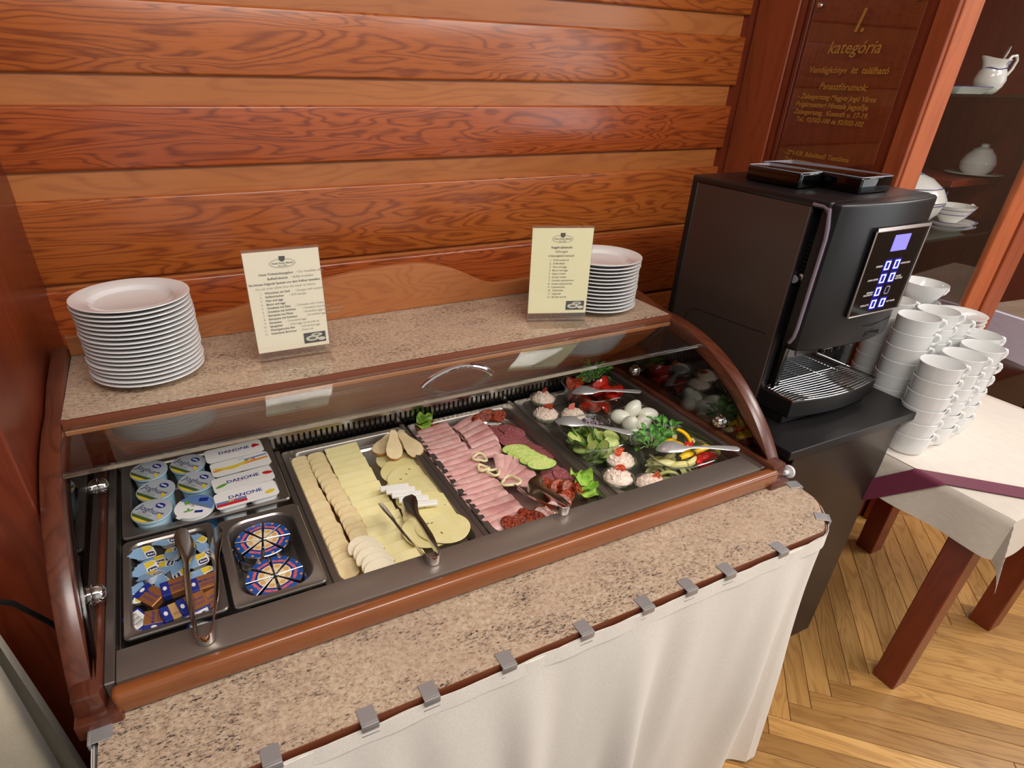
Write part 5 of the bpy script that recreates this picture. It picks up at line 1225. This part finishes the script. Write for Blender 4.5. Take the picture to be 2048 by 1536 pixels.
tc_ = thing('soup_cup', 'white handled soup cup with blue lines standing on stacked saucers', 'cup', (2.565, .36, 1.2425), (0, 0, -.2))
ob('bowl', lathe(bmesh.new(), [(0, 0), (.026, 0), (.028, .004), (.046, .022), (.060, .044), (.064, .052), (.062, .052), (.04, .018), (0, .008)], 40), 'tureen_white', tc_)
ob('handle', tube(bmesh.new(), [(.058, 0, .046), (.078, 0, .051), (.086, 0, .050), (.076, 0, .036), (.050, 0, .020)], .0035, 8), 'tureen_white', tc_)
for r, z in ((.0585, .042), (.0495, .027)): ob('blue_line', tube(bmesh.new(), [(r * math.cos(t), r * math.sin(t), z) for t in [2 * PI * k / 40 for k in range(40)]], .001, 5, closed=True), 'blue_line', tc_)
for k in range(2):
    s_ = thing('china_saucer', 'upper blue-edged saucer under the soup cup' if k else 'lower blue-edged saucer on the glass shelf', 'saucer', (2.565, .36, 1.2162 + k * .0135), group='saucers under the soup cup')
    ob('dish', lathe(bmesh.new(), [(0, .003), (.035, .003), (.04, 0), (.045, .003), (.078, .0165), (.0805, .0185), (.078, .0185), (.045, .007), (0, .006)], 40), 'tureen_white', s_)
    ob('blue_line', tube(bmesh.new(), [(.077 * math.cos(t), .077 * math.sin(t), .0185) for t in [2 * PI * k / 40 for k in range(40)]], .0011, 5, closed=True), 'blue_line', s_)
jg = thing('milk_jug', 'white milk jug with wavy blue line and curved handle on the upper glass shelf', 'jug', (2.462, .352, 1.6142), (0, 0, -.25))
def jug():
    bm = bmesh.new(); prof = [(.020, 0), (.026, .003), (.036, .018), (.040, .034), (.036, .052), (.030, .064), (.031, .074), (.036, .086)]; secs = []
    for i, (r, z) in enumerate(prof):
        f = max(0, (z - .055) / .031); ring_ = []
        for k in range(32):
            t = 2 * PI * k / 32; sp_ = max(0, -math.cos(t)) ** 5; ring_.append(((r + .020 * sp_ * f) * math.cos(t), (r - .004 * sp_ * f) * math.sin(t), z + .008 * sp_ * f))
        secs.append(ring_)
    inn = [[(x * .92, y * .92, z - .001) for x, y, z in s] for s in secs[::-1]]
    return loft(bm, secs + inn)
ob('body', jug(), 'tureen_white', jg, smooth=60)
ob('handle', tube(bmesh.new(), [(.033, 0, .078), (.046, 0, .094), (.062, 0, .096), (.070, 0, .084), (.064, 0, .062), (.050, 0, .042), (.037, 0, .030)], .0038, 8), 'tureen_white', jg)
ob('blue_line', tube(bmesh.new(), [(.0315 * math.cos(t) - .003 * max(0, -math.cos(t)), .0315 * math.sin(t), .063 + .002 * math.sin(4 * t)) for t in [2 * PI * k / 40 for k in range(40)]], .0014, 5, closed=True), 'blue_line', jg)
ob('blue_knot', tube(bmesh.new(), [(.0345 * math.cos(-1.3 + .22 * math.cos(t)), .0345 * math.sin(-1.3 + .22 * math.cos(t)), .076 + .005 * math.sin(t)) for t in [2 * PI * k / 20 for k in range(20)]], .0009, 5, closed=True), 'blue_line', jg)
tag(ob('teaspoon', tube(bmesh.new(), [(2.468, .352, 1.628), (2.480, .351, 1.68), (2.491, .350, 1.715), (2.498, .350, 1.732)], [.002, .002, .0045, .003], 8), 'steel'), 'teaspoon standing in the milk jug on the upper shelf', 'spoon')
fd = thing('flat_dish', 'shallow white dish with blue brush lines beside the milk jug', 'dish', (2.31, .345, 1.6142))
ob('dish', loft(bmesh.new(), [[(x, y, z) for x, y in rrect(w_, d_, .02, 5)] for w_, d_, z in ((.15, .07, 0), (.19, .10, .016), (.186, .096, .0165), (.148, .068, .003))]), 'tureen_white', fd)
ob('blue_line', tube(bmesh.new(), [(x, y, .0168) for x, y in rrect(.186, .096, .02, 5)], .0012, 5, closed=True), 'blue_line', fd)
sb = thing('sugar_pot', 'white sugar pot with a spoon on the dim wooden shelf inside the cabinet', 'pot', (2.845, .48, 1.3582))
ob('pot', lathe(bmesh.new(), [(0, 0), (.03, 0), (.05, .02), (.055, .04), (.045, .065), (.03, .08), (.028, .085), (.012, .092), (.012, .1), (0, .104)], 32), 'tureen_white', sb)
ob('under_plate', lathe(bmesh.new(), [(0, -.0001), (.05, 0), (.09, .008), (.088, .009), (0, .003)], 32), 'tureen_white', sb)
tag(ob('teaspoon', tube(bmesh.new(), [(2.840, .47, 1.438), (2.862, .46, 1.478), (2.875, .455, 1.508)], [.002, .002, .004], 8), 'steel'), 'teaspoon leaning in the sugar pot on the dim wooden shelf', 'spoon')

# ================================================================== SECOND TABLE, SIDE CLOTH, CABLE
t2 = thing('dining_table', 'far dining table with greyish wood top beyond the cup table', 'table', (3.86, .1, 0), (0, 0, -.12))
ob('table_top', box(-.36, -.6, .72, .5, .45, .748, .003, 1), 'grey_wood', t2)
for x, y in ((-.33, -.57), (.40, -.57), (-.33, .36), (.40, .36)): ob('leg', box(x, y, 0, x + .065, y + .065, .72, .003, 1), 'leg_wood', t2)
def bluec(u, v):
    d = .10 + .40 * v; over = max(0, d - .12); return (-.362 - .002 + (.12 - d if d < .12 else 0) - .035 * over * 0 - .006 * math.sin(9 * u) * over + (.0 if d >= .12 else 0) + (0 if d >= .12 else 0), -.58 + 1.0 * u, .7495 - over)
def bluec2(u, v):
    d = .0 + .21 * v
    if d < .02: return (-.362 + .02 - d, -.59 + 1.03 * u, .7498)
    o_ = d - .02; return (-.364 - .02 * o_ - .010 * math.sin(8 * u + 1) * o_ / .3, -.59 + 1.03 * u, .7498 - o_ * (1 + .10 * math.sin(5 * u)))
tag(ob('tablecloth', sheet(bmesh.new(), bluec2, 40, 30, .0015), 'blue_cloth', None, (3.86, .1, 0), (0, 0, -.12)), 'bluish white cloth hanging from the far greyish table', 'tablecloth')
chb = thing('covered_chair', 'chair back under a loose beige cloth cover beside the buffet', 'chair', (-.335, .02, 0), (0, 0, .05))
def cover(u, v):
    a = PI * u; x = .20 * math.cos(a); fold = .010 * math.sin(9 * u * PI + 3 * v) * (.2 + v) + .006 * math.sin(21 * u + 2)
    w_ = .19 + .02 * v; z = .915 - .86 * v ** 1.05
    sq = lambda c: (abs(c) ** .45) * (1 if c > 0 else -1)
    return ((w_ + fold) * sq(math.cos(2 * PI * u)), (.055 + .05 * v + fold) * sq(math.sin(2 * PI * u)), z + .012 * math.sin(2 * PI * u * 2 + 1) * (1 - v))
cv = sheet(bmesh.new(), cover, 72, 20); ob('cover_cloth', cv, 'cream_cloth', chb, smooth=70)
ob('cover_top', sheet(bmesh.new(), lambda u, v: tuple(Vector(cover(u, 0)) * v + Vector((0, 0, .915 + .010)) * (1 - v)), 72, 5), 'cream_cloth', chb, smooth=70)
ob('frayed_corner', sheet(bmesh.new(), lambda u, v: (.155 + .035 * u, .03 + .025 * v, .918 + .028 * u * v + .006 * math.sin(6 * u)), 6, 6, .001), 'cream_cloth', chb, smooth=70)
lg = bmesh.new()
for x in (-.15, .12):
    for y in (-.03, .03): bx(lg, x, y - .012, 0, x + .025, y + .012, .80)
ob('frame', lg, 'leg_wood', chb)
cab = [(-.16, -.10, 1.13), (-.13, -.04, 1.06), (-.10, .03, .97), (-.085, .08, .87), (-.08, .12, .78), (-.08, .13, .4), (-.08, .13, .02)]
tag(ob('power_cable', tube(bmesh.new(), cab, .0042, 8), 'cable'), 'black power cable drooping between the side wall and the buffet', 'cable')
